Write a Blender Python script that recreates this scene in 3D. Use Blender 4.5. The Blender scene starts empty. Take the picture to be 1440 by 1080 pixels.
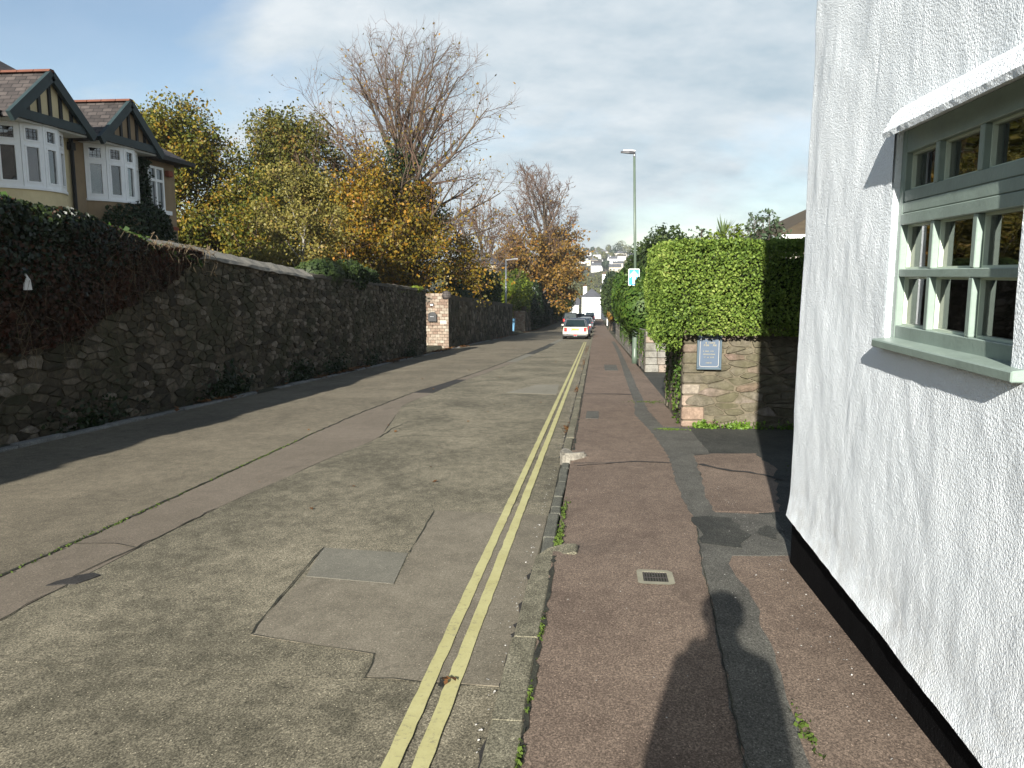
import bpy, bmesh, math, random
import numpy as np
from mathutils import Vector, Matrix
R = math.radians
C = bpy.context.scene.collection
sc = bpy.context.scene

# ------------------------------------------------------------------ camera
F_PX = 1110.0
PITCH = math.atan(155 / F_PX)
CZ = 1.6
def _lvl(u, v):
    r = (u - 720) / F_PX; up = (540 - v) / F_PX
    c, s = math.cos(PITCH), math.sin(PITCH)
    return (r, c + up * s, -s + up * c)
_d = _lvl(839, 445)
YAW = math.atan2(_d[0], _d[1])
SLOPE = -_d[2] / math.hypot(_d[0], _d[1])
def ray(u, v):
    d = _lvl(u, v); c, s = math.cos(YAW), math.sin(YAW)
    return Vector((d[0] * c - d[1] * s, d[0] * s + d[1] * c, d[2]))
def at_y(u, v, Y):
    d = ray(u, v); return Vector((0, 0, CZ)) + d * (Y / d.y)
def at_x(u, v, X):
    d = ray(u, v); return Vector((0, 0, CZ)) + d * (X / d.x)
def on_ground(u, v, h=0.0):
    d = ray(u, v); return Vector((0, 0, CZ)) + d * ((CZ - h) / -(d.z + SLOPE * d.y))
cam_d = bpy.data.cameras.new('camera'); cam = bpy.data.objects.new('camera', cam_d); C.objects.link(cam)
cam_d.sensor_width = 36; cam_d.lens = 36 * F_PX / 1440; cam_d.clip_start = 0.05; cam_d.clip_end = 12000
cam.location = (0, 0, CZ); cam.rotation_euler = (math.pi / 2 - PITCH, 0, YAW)
sc.camera = cam

# ------------------------------------------------------------------ sky and sun
SUN_EL, SUN_AZ = R(22.8), R(9.2)          # light travels towards +Y, slightly to +X
world = bpy.data.worlds.new('World'); sc.world = world; world.use_nodes = True
wt = world.node_tree; wt.nodes.clear()
def wn(t, **k):
    n = wt.nodes.new(t)
    for a, b in k.items(): setattr(n, a, b)
    return n
wl = wt.links.new
sky = wn('ShaderNodeTexSky', sky_type='NISHITA', sun_disc=False, sun_elevation=SUN_EL, sun_rotation=math.pi + SUN_AZ,
         altitude=50, air_density=1.0, dust_density=0.15, ozone_density=1.2)
bg1 = wn('ShaderNodeBackground'); bg1.inputs[1].default_value = 0.05; wl(sky.outputs[0], bg1.inputs[0])
tc = wn('ShaderNodeTexCoord'); sp = wn('ShaderNodeSeparateXYZ'); wl(tc.outputs['Generated'], sp.inputs[0])
zc = wn('ShaderNodeMath', operation='MAXIMUM'); wl(sp.outputs[2], zc.inputs[0]); zc.inputs[1].default_value = 0.0
za = wn('ShaderNodeMath', operation='ADD'); wl(zc.outputs[0], za.inputs[0]); za.inputs[1].default_value = 0.34
dx = wn('ShaderNodeMath', operation='DIVIDE'); wl(sp.outputs[0], dx.inputs[0]); wl(za.outputs[0], dx.inputs[1])
dy = wn('ShaderNodeMath', operation='DIVIDE'); wl(sp.outputs[1], dy.inputs[0]); wl(za.outputs[0], dy.inputs[1])
cb = wn('ShaderNodeCombineXYZ'); wl(dx.outputs[0], cb.inputs[0]); wl(dy.outputs[0], cb.inputs[1])
mp = wn('ShaderNodeMapping'); wl(cb.outputs[0], mp.inputs[0]); mp.inputs['Rotation'].default_value = (0, 0, R(-24))
mp.inputs['Scale'].default_value = (0.75, 1.0, 1); mp.inputs['Location'].default_value = (9.228, 10.607, 0)
n1 = wn('ShaderNodeTexNoise'); wl(mp.outputs[0], n1.inputs['Vector']); n1.inputs['Scale'].default_value = 1.15
n1.inputs['Detail'].default_value = 7; n1.inputs['Roughness'].default_value = 0.55; n1.inputs['Distortion'].default_value = 0.3
cr = wn('ShaderNodeValToRGB'); wl(n1.outputs[0], cr.inputs[0])
cr.color_ramp.elements[0].position = 0.40; cr.color_ramp.elements[0].color = (0.14, 0.14, 0.14, 1)
cr.color_ramp.elements[1].position = 0.53; cr.color_ramp.elements[1].color = (0.95, 0.95, 0.95, 1)
n2 = wn('ShaderNodeTexNoise'); wl(mp.outputs[0], n2.inputs['Vector']); n2.inputs['Scale'].default_value = 4.6
n2.inputs['Detail'].default_value = 6; n2.inputs['Roughness'].default_value = 0.6
cc = wn('ShaderNodeValToRGB'); wl(n2.outputs[0], cc.inputs[0])
cc.color_ramp.elements[0].position = 0.32; cc.color_ramp.elements[0].color = (0.50, 0.62, 0.70, 1)
cc.color_ramp.elements[1].position = 0.68; cc.color_ramp.elements[1].color = (0.84, 0.895, 0.93, 1)
bg2 = wn('ShaderNodeBackground'); wl(cc.outputs[0], bg2.inputs[0]); bg2.inputs[1].default_value = 0.365
ov = wn('ShaderNodeMapRange', interpolation_type='SMOOTHSTEP'); wl(sp.outputs[2], ov.inputs[0])
ov.inputs[1].default_value = 0.36; ov.inputs[2].default_value = 0.85; ov.inputs[3].default_value = 1.0; ov.inputs[4].default_value = 0.22  # thins cloud towards the unseen zenith so less sky light fills the shadows
cv = wn('ShaderNodeMath', operation='MULTIPLY'); wl(cr.outputs[0], cv.inputs[0]); wl(ov.outputs[0], cv.inputs[1])
ms = wn('ShaderNodeMixShader'); wl(cv.outputs[0], ms.inputs[0]); wl(bg1.outputs[0], ms.inputs[1]); wl(bg2.outputs[0], ms.inputs[2])
wo = wn('ShaderNodeOutputWorld'); wl(ms.outputs[0], wo.inputs[0])
sun_d = bpy.data.lights.new('sun', 'SUN'); sun_d.energy = 5.0; sun_d.angle = R(0.53); sun_d.color = (1.0, 0.955, 0.875)
sun = bpy.data.objects.new('sun', sun_d); C.objects.link(sun)
_sd = Vector((math.sin(SUN_AZ) * math.cos(SUN_EL), math.cos(SUN_AZ) * math.cos(SUN_EL), -math.sin(SUN_EL)))
sun.rotation_euler = _sd.to_track_quat('-Z', 'Y').to_euler(); sun.location = (-5, -30, 20)
sc.view_settings.view_transform = 'Standard'; sc.view_settings.look = 'None'
sc.view_settings.exposure = 1.45; sc.view_settings.gamma = 1.0; sc.view_settings.use_curve_mapping = False
sc.render.engine = 'CYCLES'

# ------------------------------------------------------------------ ground height
def gz(y):                                   # road surface height; the street falls away from the camera
    if y <= 90: return -SLOPE * y
    if y <= 190: return -SLOPE * 90 - 0.043 * (y - 90)
    return -SLOPE * 90 - 4.3
PK = 0.10                                     # kerb upstand

# ------------------------------------------------------------------ numeric noise
def _hash(ix, iy, s):
    n = (ix.astype(np.int64) * 374761393 + iy.astype(np.int64) * 668265263 + s * 974711) & 0x7fffffff
    n = ((n ^ (n >> 13)) * 1274126177) & 0x7fffffff
    return ((n ^ (n >> 16)) & 0xffff) / 65535.0
def vnoise(x, y, s=0):
    x = np.asarray(x, float); y = np.asarray(y, float)
    ix = np.floor(x); iy = np.floor(y); fx = x - ix; fy = y - iy
    fx = fx * fx * (3 - 2 * fx); fy = fy * fy * (3 - 2 * fy)
    a = _hash(ix, iy, s); b = _hash(ix + 1, iy, s); c = _hash(ix, iy + 1, s); d = _hash(ix + 1, iy + 1, s)
    return (a * (1 - fx) + b * fx) * (1 - fy) + (c * (1 - fx) + d * fx) * fy
def fbm(x, y, s=0, o=4):
    t = 0; a = 0.5
    for i in range(o):
        t = t + a * vnoise(x * 2 ** i, y * 2 ** i, s + i * 17); a *= 0.5
    return t

# ------------------------------------------------------------------ materials
MATS = {}
class NT:
    def __init__(s, name):
        s.m = bpy.data.materials.new(name); s.m.use_nodes = True; s.t = s.m.node_tree; s.t.nodes.clear()
        s.out = s.t.nodes.new('ShaderNodeOutputMaterial'); MATS[name] = s.m
    def n(s, typ, ins=None, **k):
        nd = s.t.nodes.new(typ)
        for a, b in k.items(): setattr(nd, a, b)
        for a, b in (ins or {}).items(): s.put(nd.inputs[a], b)
        return nd
    def put(s, sock, v):
        if isinstance(v, bpy.types.NodeSocket): s.t.links.new(v, sock)
        elif isinstance(v, bpy.types.Node): s.t.links.new(v.outputs[0], sock)
        elif isinstance(v, (tuple, list)) and len(v) == 3 and sock.type == 'RGBA': sock.default_value = (*v, 1)
        else: sock.default_value = v
    def pos(s):
        return s.n('ShaderNodeNewGeometry').outputs['Position']
    def obj(s):
        return s.n('ShaderNodeTexCoord').outputs['Object']
    def noise(s, vec, scale, detail=4, rough=0.55, dist=0.0):
        return s.n('ShaderNodeTexNoise', {'Vector': vec, 'Scale': scale, 'Detail': detail, 'Roughness': rough, 'Distortion': dist}).outputs[0]
    def ramp(s, fac, stops, interp='LINEAR'):
        r = s.n('ShaderNodeValToRGB', {0: fac}); e = r.color_ramp.elements; r.color_ramp.interpolation = interp
        while len(e) < len(stops): e.new(0.5)
        for i, (p, c) in enumerate(stops):
            e[i].position = p; e[i].color = (*c, 1) if isinstance(c, (tuple, list)) else (c, c, c, 1)
        return r.outputs[0]
    def mix(s, fac, a, b, blend='MIX'):
        m = s.n('ShaderNodeMix', data_type='RGBA', blend_type=blend)
        s.put(m.inputs[0], fac); s.put(m.inputs[6], a); s.put(m.inputs[7], b); return m.outputs[2]
    def math(s, op, a, b=0.0, clamp=False):
        m = s.n('ShaderNodeMath', operation=op, use_clamp=clamp); s.put(m.inputs[0], a); s.put(m.inputs[1], b); return m.outputs[0]
    def bump(s, h, strength=0.5, dist=0.01, normal=None):
        b = s.n('ShaderNodeBump', {'Height': h, 'Strength': strength, 'Distance': dist})
        if normal is not None: s.put(b.inputs['Normal'], normal)
        return b.outputs[0]
    def bsdf(s, col, rough=0.8, normal=None, metallic=0.0, spec=0.3, **k):
        p = s.n('ShaderNodeBsdfPrincipled'); s.put(p.inputs['Base Color'], col); s.put(p.inputs['Roughness'], rough)
        p.inputs['Metallic'].default_value = metallic; p.inputs['Specular IOR Level'].default_value = spec
        if normal is not None: s.put(p.inputs['Normal'], normal)
        for a, b in k.items(): s.put(p.inputs[a], b)
        return p
    def done(s, sh):
        s.t.links.new(sh.outputs[0], s.out.inputs[0]); return s.m

ALB = {'white_house': .80, 'coping': .7, 'mortar': .55, 'grate_frame': .6, 'post_green': .7, 'slate': .8, 'ridge_red': .75, 'plaque_blue': .40, 'plaque_frame': .5, 'gold_print': .7, 'soil': .6, 'brown_tile': .75,
       'chip': .65, 'twig': .75, 'bark': .75, 'pale_bark': .6, 'dry_stem': .7, 'beige_wall': .8, 'cream_wall': .8, 'sign_blue': .75, 'galvanised': .7}
def m_plain(name, col, rough=0.7, var=0.25, scale=6.0, bump=0.15, metallic=0.0, spec=0.3, dist=0.004):
    col = tuple(c * ALB.get(name, 1.0) for c in col)
    t = NT(name); p = t.obj()
    nz = t.noise(p, scale, 5, 0.6); nf = t.noise(p, scale * 9, 3, 0.6)
    lo = tuple(c * (1 - var) for c in col); hi = tuple(min(1, c * (1 + var * 0.7)) for c in col)
    c = t.ramp(nz, [(0.3, lo), (0.7, hi)])
    c = t.mix(0.5 * var, c, t.ramp(nf, [(0.35, lo), (0.65, hi)]))
    return t.done(t.bsdf(c, rough, t.bump(nf, bump, dist) if bump else None, metallic, spec))
def m_leaf(name, stops, rough=0.55, trans=0.28, spec=0.25):
    t = NT(name); g = t.n('ShaderNodeNewGeometry'); r = g.outputs['Random Per Island']
    big = t.noise(g.outputs['Position'], 0.9, 3, 0.6)
    f = t.math('ADD', t.math('MULTIPLY', r, 0.62), t.math('MULTIPLY', t.ramp(big, [(0.33, 0.0), (0.67, 1.0)]), 0.38))
    col = t.ramp(f, [(q, tuple(v * (0.66 if name in ('leaf_ivy', 'leaf_dark', 'leaf_conifer', 'leaf_laurel', 'leaf_litter') else 0.92) for v in c)) for q, c in stops])
    p = t.bsdf(col, rough, spec=spec); tr = t.n('ShaderNodeBsdfTranslucent', {'Color': col})
    mx = t.n('ShaderNodeMixShader', {0: trans}); t.t.links.new(p.outputs[0], mx.inputs[1]); t.t.links.new(tr.outputs[0], mx.inputs[2])
    return t.done(mx)
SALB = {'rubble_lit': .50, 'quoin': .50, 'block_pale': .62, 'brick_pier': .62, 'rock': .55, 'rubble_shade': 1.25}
def m_stone(name, stops, moss=0.0, bump=0.6, dark=0.35, scale=9.0, mosscol=(0.035, 0.042, 0.014)):
    stops = [(q, tuple(v * SALB[name] for v in c)) for q, c in stops]; mosscol = tuple(v * SALB[name] for v in mosscol)
    t = NT(name); g = t.n('ShaderNodeNewGeometry'); P = g.outputs['Position']
    oi = t.n('ShaderNodeObjectInfo').outputs['Random']
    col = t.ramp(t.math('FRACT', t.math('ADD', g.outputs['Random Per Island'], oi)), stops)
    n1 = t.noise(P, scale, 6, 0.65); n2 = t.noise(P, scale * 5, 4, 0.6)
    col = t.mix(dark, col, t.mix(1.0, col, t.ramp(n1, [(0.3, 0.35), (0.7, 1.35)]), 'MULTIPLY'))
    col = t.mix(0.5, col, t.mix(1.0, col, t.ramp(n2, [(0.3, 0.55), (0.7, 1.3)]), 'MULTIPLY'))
    if moss:
        nm = t.noise(P, 1.3, 5, 0.65)
        col = t.mix(t.math('MULTIPLY', t.ramp(nm, [(0.45, 0.0), (0.62, 1.0)]), moss), col, mosscol)
    h = t.math('ADD', n1, t.math('MULTIPLY', n2, 0.4))
    return t.done(t.bsdf(col, 0.9, t.bump(h, bump, 0.015), spec=0.2))

def m_road(name, lo, hi, speck, seed=0.0, mott=0.9):
    t = NT(name); P = t.pos()
    v = t.n('ShaderNodeMapping', {'Vector': P, 'Location': (seed, seed * 0.7, 0), 'Scale': (1, 0.75, 1)}).outputs[0]
    big = t.noise(v, mott, 6, 0.62, 0.4); mid = t.noise(v, 9.0, 5, 0.7); fine = t.noise(v, 120.0, 4, 0.8); agg = t.n('ShaderNodeTexVoronoi', {'Vector': v, 'Scale': 170.0})
    f = t.math('ADD', t.math('MULTIPLY', t.ramp(big, [(0.34, 0.0), (0.66, 1.0)]), 0.5), t.math('MULTIPLY', t.ramp(mid, [(0.36, 0.0), (0.64, 1.0)]), 0.4))
    col = t.ramp(f, [(0.15, lo), (0.85, hi)])
    col = t.mix(speck, col, t.mix(1.0, col, t.ramp(fine, [(0.38, 0.22), (0.51, 1.0), (0.63, 1.85)]), 'MULTIPLY'))
    col = t.mix(speck * 0.8, col, t.mix(1.0, col, t.ramp(agg.outputs['Color'], [(0.1, 0.55), (0.6, 1.0), (0.95, 1.6)]), 'MULTIPLY'))
    gr = t.n('ShaderNodeTexVoronoi', {'Vector': v, 'Scale': 60.0})
    col = t.mix(t.math('MULTIPLY', t.math('LESS_THAN', gr.outputs['Distance'], .16), t.math('GREATER_THAN', t.n('ShaderNodeSeparateColor', {0: gr.outputs['Color']}).outputs[0], .80)), col, tuple(min(1, c * 2.1) for c in hi))
    st = t.noise(v, 2.6, 6, 0.7, 0.8)
    col = t.mix(t.ramp(st, [(0.56, 0.0), (0.68, 0.28)]), col, tuple(c * 0.5 for c in lo))
    h = t.math('ADD', fine, t.math('MULTIPLY', mid, 0.5))
    return t.done(t.bsdf(col, 0.9, t.bump(h, 0.6, 0.005), spec=0.2))
m_road('slab_concrete', (0.0926, 0.0837, 0.0584), (0.2230, 0.1981, 0.1409), 0.85)
m_road('slab_concrete_left', (0.1075, 0.0935, 0.0670), (0.1856, 0.1598, 0.1146), 0.6, 5.0)
m_road('recast_concrete', (0.1308, 0.1149, 0.0851), (0.1963, 0.1726, 0.1303), 0.4, 9.0, 1.6)
m_road('grey_patch', (0.1343, 0.1273, 0.1014), (0.1714, 0.1615, 0.1289), 0.3, 3.0, 2.0)
m_road('pink_strip', (0.1294, 0.1086, 0.0822), (0.1656, 0.1380, 0.1070), 0.35, 13.0, 1.4)
m_road('dark_patch', (0.0242, 0.0232, 0.0218), (0.0411, 0.0387, 0.0363), 0.4, 1.0, 3.0)
m_road('pale_patch', (0.1594, 0.1489, 0.1154), (0.1912, 0.1777, 0.1385), 0.3, 2.0)
m_road('red_tarmac', (0.1135, 0.0837, 0.0640), (0.1732, 0.1307, 0.0993), 0.7, 7.0, 1.1)
m_road('grey_tarmac', (0.0666, 0.0645, 0.0560), (0.1057, 0.1024, 0.0875), 0.7, 4.0, 1.8)
m_road('dark_tarmac', (0.0297, 0.0308, 0.0274), (0.0564, 0.0564, 0.0485), 0.8, 6.0, 1.6)
m_road('crack_fill', (0.02, 0.02, 0.017), (0.05, 0.05, 0.035), 0.5, 6.0, 4)
m_road('kerb_stone', (0.1003, 0.0929, 0.0640), (0.1829, 0.1683, 0.1203), 0.8, 21.0, 5.0)
m_road('sett_stone', (0.0743, 0.0743, 0.0607), (0.1238, 0.1213, 0.0968), 0.6, 25.0, 5.0)
m_road('pale_kerb', (0.1426, 0.1426, 0.1328), (0.2333, 0.2333, 0.2203), 0.5, 25.0, 5.0)
def m_yellow():
    t = NT('yellow_paint'); P = t.pos()
    w = t.noise(P, 40, 4, 0.7); b = t.noise(P, 3.5, 5, 0.7)
    col = t.ramp(b, [(0.3, (0.32, 0.295, 0.130)), (0.7, (0.41, 0.385, 0.190))])
    wear = t.math('MULTIPLY', t.ramp(w, [(0.55, 0.0), (0.68, 1.0)]), t.ramp(b, [(0.35, 0.9), (0.6, 0.15)]))
    col = t.mix(wear, col, (0.13, 0.12, 0.095))
    return t.done(t.bsdf(col, 0.8, t.bump(w, 0.3, 0.004)))
m_yellow()
m_plain('soil', (0.075, 0.07, 0.035), 0.95, 0.5, 0.8, 0.5)
def m_render_wall():
    t = NT('white_render'); P = t.obj()
    a = t.noise(P, 210, 3, 0.6); b = t.noise(P, 1.6, 5, 0.6); d = t.n('ShaderNodeTexVoronoi', {'Vector': P, 'Scale': 105.0, 'Randomness': 1.0}).outputs['Distance']
    sm = t.n('ShaderNodeMapping', {'Vector': P, 'Scale': (6, 6, 0.7)}).outputs[0]
    s = t.noise(sm, 1.0, 5, 0.7)
    col = t.ramp(b, [(0.3, (0.775, 0.825, 0.855)), (0.7, (0.82, 0.865, 0.89))])
    col = t.mix(t.ramp(s, [(0.58, 0.0), (0.75, 0.16)]), col, (0.55, 0.55, 0.52))
    zz_ = t.n('ShaderNodeSeparateXYZ', {0: P}).outputs[2]; sp_ = t.n('ShaderNodeMapRange', {0: zz_, 1: 0.62, 2: 0.12, 3: 0.0, 4: 1.0}).outputs[0]
    col = t.mix(t.math('MULTIPLY', t.math('MULTIPLY', sp_, t.ramp(t.noise(P, 7, 5, 0.7), [(0.42, 0.0), (0.7, 1.0)])), .45), col, (0.36, 0.33, 0.27))
    col = t.mix(t.ramp(t.noise(P, 2.8, 6, 0.75), [(0.62, 0.0), (0.75, 0.22)]), col, (0.52, 0.53, 0.50))
    return t.done(t.bsdf(col, 0.75, t.bump(t.math('SUBTRACT', t.math('MULTIPLY', a, .8), t.math('MULTIPLY', d, .6)), 1.0, 0.0075), spec=0.25))
m_render_wall()
m_plain('white_gloss', (0.80, 0.80, 0.79), 0.35, 0.06, 4, 0.05, spec=0.5)
m_plain('white_house', (0.78, 0.78, 0.76), 0.7, 0.08, 1.0, 0.05)
m_plain('black_plinth', (0.005, 0.005, 0.0055), 0.9, 0.4, 8, 0.5, dist=0.01, spec=0.05)
m_plain('sage_paint', (0.205, 0.260, 0.225), 0.45, 0.16, 7, 0.3, spec=0.4)
m_plain('sage_pale', (0.48, 0.55, 0.44), 0.42, 0.08, 5, 0.1, spec=0.45)
m_plain('dark_room', (0.016, 0.015, 0.013), 0.9, 0.3, 2, 0)  # near-black, the dimness behind the glass is put into the colour
def m_slate():
    t = NT('slate'); P = t.pos(); sx_ = t.n('ShaderNodeSeparateXYZ', {0: P}); v = t.n('ShaderNodeCombineXYZ', {0: t.math('ADD', sx_.outputs[0], t.math('MULTIPLY', sx_.outputs[1], .35)), 1: t.math('MULTIPLY', sx_.outputs[2], 1.35)})
    br = t.n('ShaderNodeTexBrick', {'Vector': v, 'Color1': (0.032, 0.027, 0.025), 'Color2': (0.066, 0.055, 0.050), 'Mortar': (0.015, 0.013, 0.012), 'Scale': 1.0, 'Mortar Size': 0.012, 'Brick Width': 0.26, 'Row Height': 0.15})
    nz = t.noise(P, 3.0, 5, 0.6); col = t.mix(1.0, br.outputs['Color'], t.ramp(nz, [(0.3, 0.7), (0.7, 1.25)]), 'MULTIPLY')
    t.done(t.bsdf(col, 0.7, t.bump(br.outputs['Fac'], -0.6, 0.01), spec=0.3))
m_slate()
m_plain('far_slate', (0.07, 0.072, 0.08), 0.75, 0.2, 0.6, 0)
m_plain('brown_tile', (0.085, 0.065, 0.040), 0.85, 0.3, 3, 0.5)
m_plain('ridge_red', (0.15, 0.058, 0.036), 0.85, 0.25, 4, 0.3)
m_plain('green_board', (0.020, 0.034, 0.036), 0.55, 0.25, 4, 0.1)
m_plain('black_timber', (0.014, 0.014, 0.014), 0.6, 0.2, 4, 0.1)
m_plain('cream_render', (0.60, 0.50, 0.30), 0.9, 0.10, 3, 0.3)
m_plain('brown_render', (0.27, 0.195, 0.118), 0.9, 0.14, 3, 0.4)
m_plain('cream_wall', (0.50, 0.44, 0.33), 0.85, 0.12, 1, 0.1)
m_plain('beige_wall', (0.58, 0.53, 0.45), 0.85, 0.1, 1, 0.1)
m_plain('red_brick', (0.25, 0.075, 0.045), 0.85, 0.2, 5, 0.2)
m_plain('curtain', (0.62, 0.62, 0.60), 0.9, 0.1, 5, 0)
m_plain('blind', (0.30, 0.32, 0.31), 0.7, 0.1, 5, 0)
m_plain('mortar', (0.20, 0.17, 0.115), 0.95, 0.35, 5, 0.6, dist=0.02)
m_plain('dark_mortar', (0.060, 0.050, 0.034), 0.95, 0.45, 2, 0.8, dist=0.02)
m_plain('coping', (0.30, 0.275, 0.225), 0.92, 0.35, 3.5, 0.8, dist=0.02)
m_plain('post_green', (0.105, 0.145, 0.105), 0.45, 0.15, 6, 0.1, spec=0.5)
m_plain('galvanised', (0.42, 0.44, 0.45), 0.4, 0.12, 8, 0.05, metallic=0.6)
m_plain('lamp_dark', (0.03, 0.03, 0.035), 0.5, 0.1, 8, 0)
m_plain('sign_blue', (0.012, 0.27, 0.60), 0.4, 0.05, 8, 0, spec=0.5)
m_plain('plaque_blue', (0.17, 0.235, 0.33), 0.45, 0.06, 8, 0.05)
m_plain('plaque_frame', (0.13, 0.185, 0.225), 0.45, 0.1, 8, 0.1)
m_plain('gold_print', (0.42, 0.36, 0.22), 0.5, 0.1, 8, 0)
m_plain('iron', (0.045, 0.038, 0.034), 0.65, 0.3, 20, 0.3)
m_plain('grate_frame', (0.36, 0.34, 0.25), 0.85, 0.2, 14, 0.5)
m_plain('bark', (0.11, 0.085, 0.06), 0.9, 0.35, 5, 0.6, dist=0.02)
m_plain('twig', (0.135, 0.085, 0.060), 0.85, 0.3, 2, 0)
m_plain('pale_bark', (0.40, 0.38, 0.33), 0.8, 0.3, 6, 0.3)
m_plain('dry_stem', (0.20, 0.15, 0.09), 0.85, 0.3, 6, 0)
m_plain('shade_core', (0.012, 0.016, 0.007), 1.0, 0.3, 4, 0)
m_plain('plastic_black', (0.012, 0.012, 0.013), 0.4, 0.1, 6, 0, spec=0.5)
m_plain('tyre', (0.014, 0.014, 0.014), 0.85, 0.1, 6, 0)
m_plain('rim', (0.35, 0.36, 0.37), 0.35, 0.1, 6, 0, metallic=0.8)
m_plain('bin_blue', (0.10, 0.24, 0.38), 0.5, 0.08, 6, 0)
m_plain('skin', (0.55, 0.35, 0.26), 0.55, 0.06, 6, 0)
m_plain('jacket', (0.03, 0.035, 0.05), 0.85, 0.2, 8, 0.2)
m_plain('trousers', (0.04, 0.045, 0.06), 0.9, 0.2, 8, 0.2)
m_plain('hair', (0.08, 0.06, 0.045), 0.7, 0.3, 20, 0.3)
m_plain('plate_yellow', (0.72, 0.55, 0.05), 0.5, 0.03, 6, 0)
m_plain('chip', (0.62, 0.60, 0.55), 0.9, 0.2, 9, 0)
def m_car(name, col, metallic=0.0):
    t = NT(name); t.done(t.bsdf(col, 0.28, metallic=metallic, spec=0.5, **{'Coat Weight': 0.6, 'Coat Roughness': 0.08}))
m_car('car_white', (0.62, 0.60, 0.50)); m_car('car_navy', (0.035, 0.05, 0.075), 0.3); m_car('car_grey', (0.12, 0.135, 0.15), 0.5)
m_car('car_black', (0.010, 0.010, 0.012)); m_car('car_silver', (0.30, 0.33, 0.36), 0.6); m_car('car_blue', (0.05, 0.075, 0.13), 0.4)
m_car('lens_red', (0.45, 0.02, 0.018)); NT('car_glass'); _t = NT('car_glass'); _t.done(_t.bsdf((0.010, 0.018, 0.020), 0.25, spec=0.2)); m_car('dark_pane', (0.035, 0.042, 0.048))
def m_glass():
    t = NT('window_glass'); fr = t.n('ShaderNodeFresnel', {'IOR': 2.1}); P = t.obj()
    nb = t.bump(t.noise(P, 3.0, 2), 0.06, 0.02)
    g = t.n('ShaderNodeBsdfGlossy', {'Color': (1, 1, 1), 'Roughness': 0.02, 'Normal': nb}); tr = t.n('ShaderNodeBsdfTransparent', {'Color': (0.55, 0.58, 0.56)})
    mx = t.n('ShaderNodeMixShader', {0: fr.outputs[0]}); t.t.links.new(tr.outputs[0], mx.inputs[1]); t.t.links.new(g.outputs[0], mx.inputs[2])
    t.done(mx)
m_glass()
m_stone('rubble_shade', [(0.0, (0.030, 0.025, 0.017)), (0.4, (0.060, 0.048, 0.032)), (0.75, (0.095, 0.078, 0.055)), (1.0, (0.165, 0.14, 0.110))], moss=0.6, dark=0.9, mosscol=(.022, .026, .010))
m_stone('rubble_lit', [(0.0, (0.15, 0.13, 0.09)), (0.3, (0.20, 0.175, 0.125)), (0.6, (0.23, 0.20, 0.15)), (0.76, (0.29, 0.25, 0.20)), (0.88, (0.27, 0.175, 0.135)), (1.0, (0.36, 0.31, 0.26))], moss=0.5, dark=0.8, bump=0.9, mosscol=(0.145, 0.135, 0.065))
m_stone('quoin', [(0.0, (0.40, 0.28, 0.20)), (0.5, (0.46, 0.34, 0.26)), (1.0, (0.44, 0.40, 0.32))], moss=0.25, dark=0.6, bump=0.8, mosscol=(0.18, 0.16, 0.09))
m_stone('block_pale', [(0.0, (0.25, 0.24, 0.21)), (0.7, (0.34, 0.325, 0.285)), (1.0, (0.36, 0.28, 0.22))], moss=0.4, dark=0.6, bump=0.6, mosscol=(0.13, 0.12, 0.07))
m_stone('brick_pier', [(0.0, (0.29, 0.20, 0.15)), (0.5, (0.38, 0.29, 0.22)), (1.0, (0.46, 0.40, 0.32))], dark=0.5, bump=0.4)
m_stone('rock', [(0.0, (0.36, 0.33, 0.27)), (1.0, (0.40, 0.37, 0.31))], dark=0.8, bump=0.9, scale=14)
m_leaf('leaf_hedge', [(0.0, (0.020, 0.040, 0.008)), (0.3, (0.080, 0.135, 0.020)), (0.7, (0.165, 0.235, 0.038)), (0.93, (0.28, 0.33, 0.085)), (1.0, (0.27, 0.22, 0.08))], 0.62, 0.25, 0.22)
m_leaf('leaf_laurel', [(0.0, (0.018, 0.045, 0.008)), (0.5, (0.055, 0.115, 0.014)), (1.0, (0.14, 0.205, 0.030))], 0.55, 0.25, 0.28)
m_leaf('leaf_dark', [(0.0, (0.008, 0.018, 0.005)), (0.5, (0.020, 0.042, 0.010)), (1.0, (0.045, 0.075, 0.018))], 0.5, 0.15, 0.35)
m_leaf('leaf_conifer', [(0.0, (0.016, 0.030, 0.010)), (0.5, (0.035, 0.060, 0.014)), (1.0, (0.075, 0.105, 0.020))], 0.6, 0.15)
m_leaf('leaf_ivy', [(0.0, (0.006, 0.012, 0.005)), (0.6, (0.018, 0.032, 0.009)), (0.88, (0.030, 0.050, 0.012)), (1.0, (0.075, 0.105, 0.022))], 0.45, 0.15, 0.4)
m_leaf('leaf_creeper', [(0.0, (0.018, 0.012, 0.007)), (0.5, (0.045, 0.024, 0.013)), (0.85, (0.080, 0.030, 0.017)), (1.0, (0.045, 0.048, 0.014))], 0.6, 0.15)
m_leaf('leaf_chestnut', [(0.0, (0.022, 0.042, 0.008)), (0.3, (0.070, 0.085, 0.012)), (0.55, (0.145, 0.130, 0.016)), (0.8, (0.235, 0.155, 0.018)), (1.0, (0.28, 0.105, 0.020))], 0.5, 0.3)
m_leaf('leaf_olive', [(0.0, (0.032, 0.045, 0.010)), (0.4, (0.080, 0.088, 0.016)), (0.75, (0.155, 0.132, 0.024)), (1.0, (0.25, 0.12, 0.028))], 0.5, 0.3)
m_leaf('leaf_birch', [(0.0, (0.065, 0.065, 0.016)), (0.4, (0.150, 0.135, 0.030)), (0.75, (0.245, 0.205, 0.050)), (1.0, (0.27, 0.155, 0.055))], 0.5, 0.32)
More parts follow.
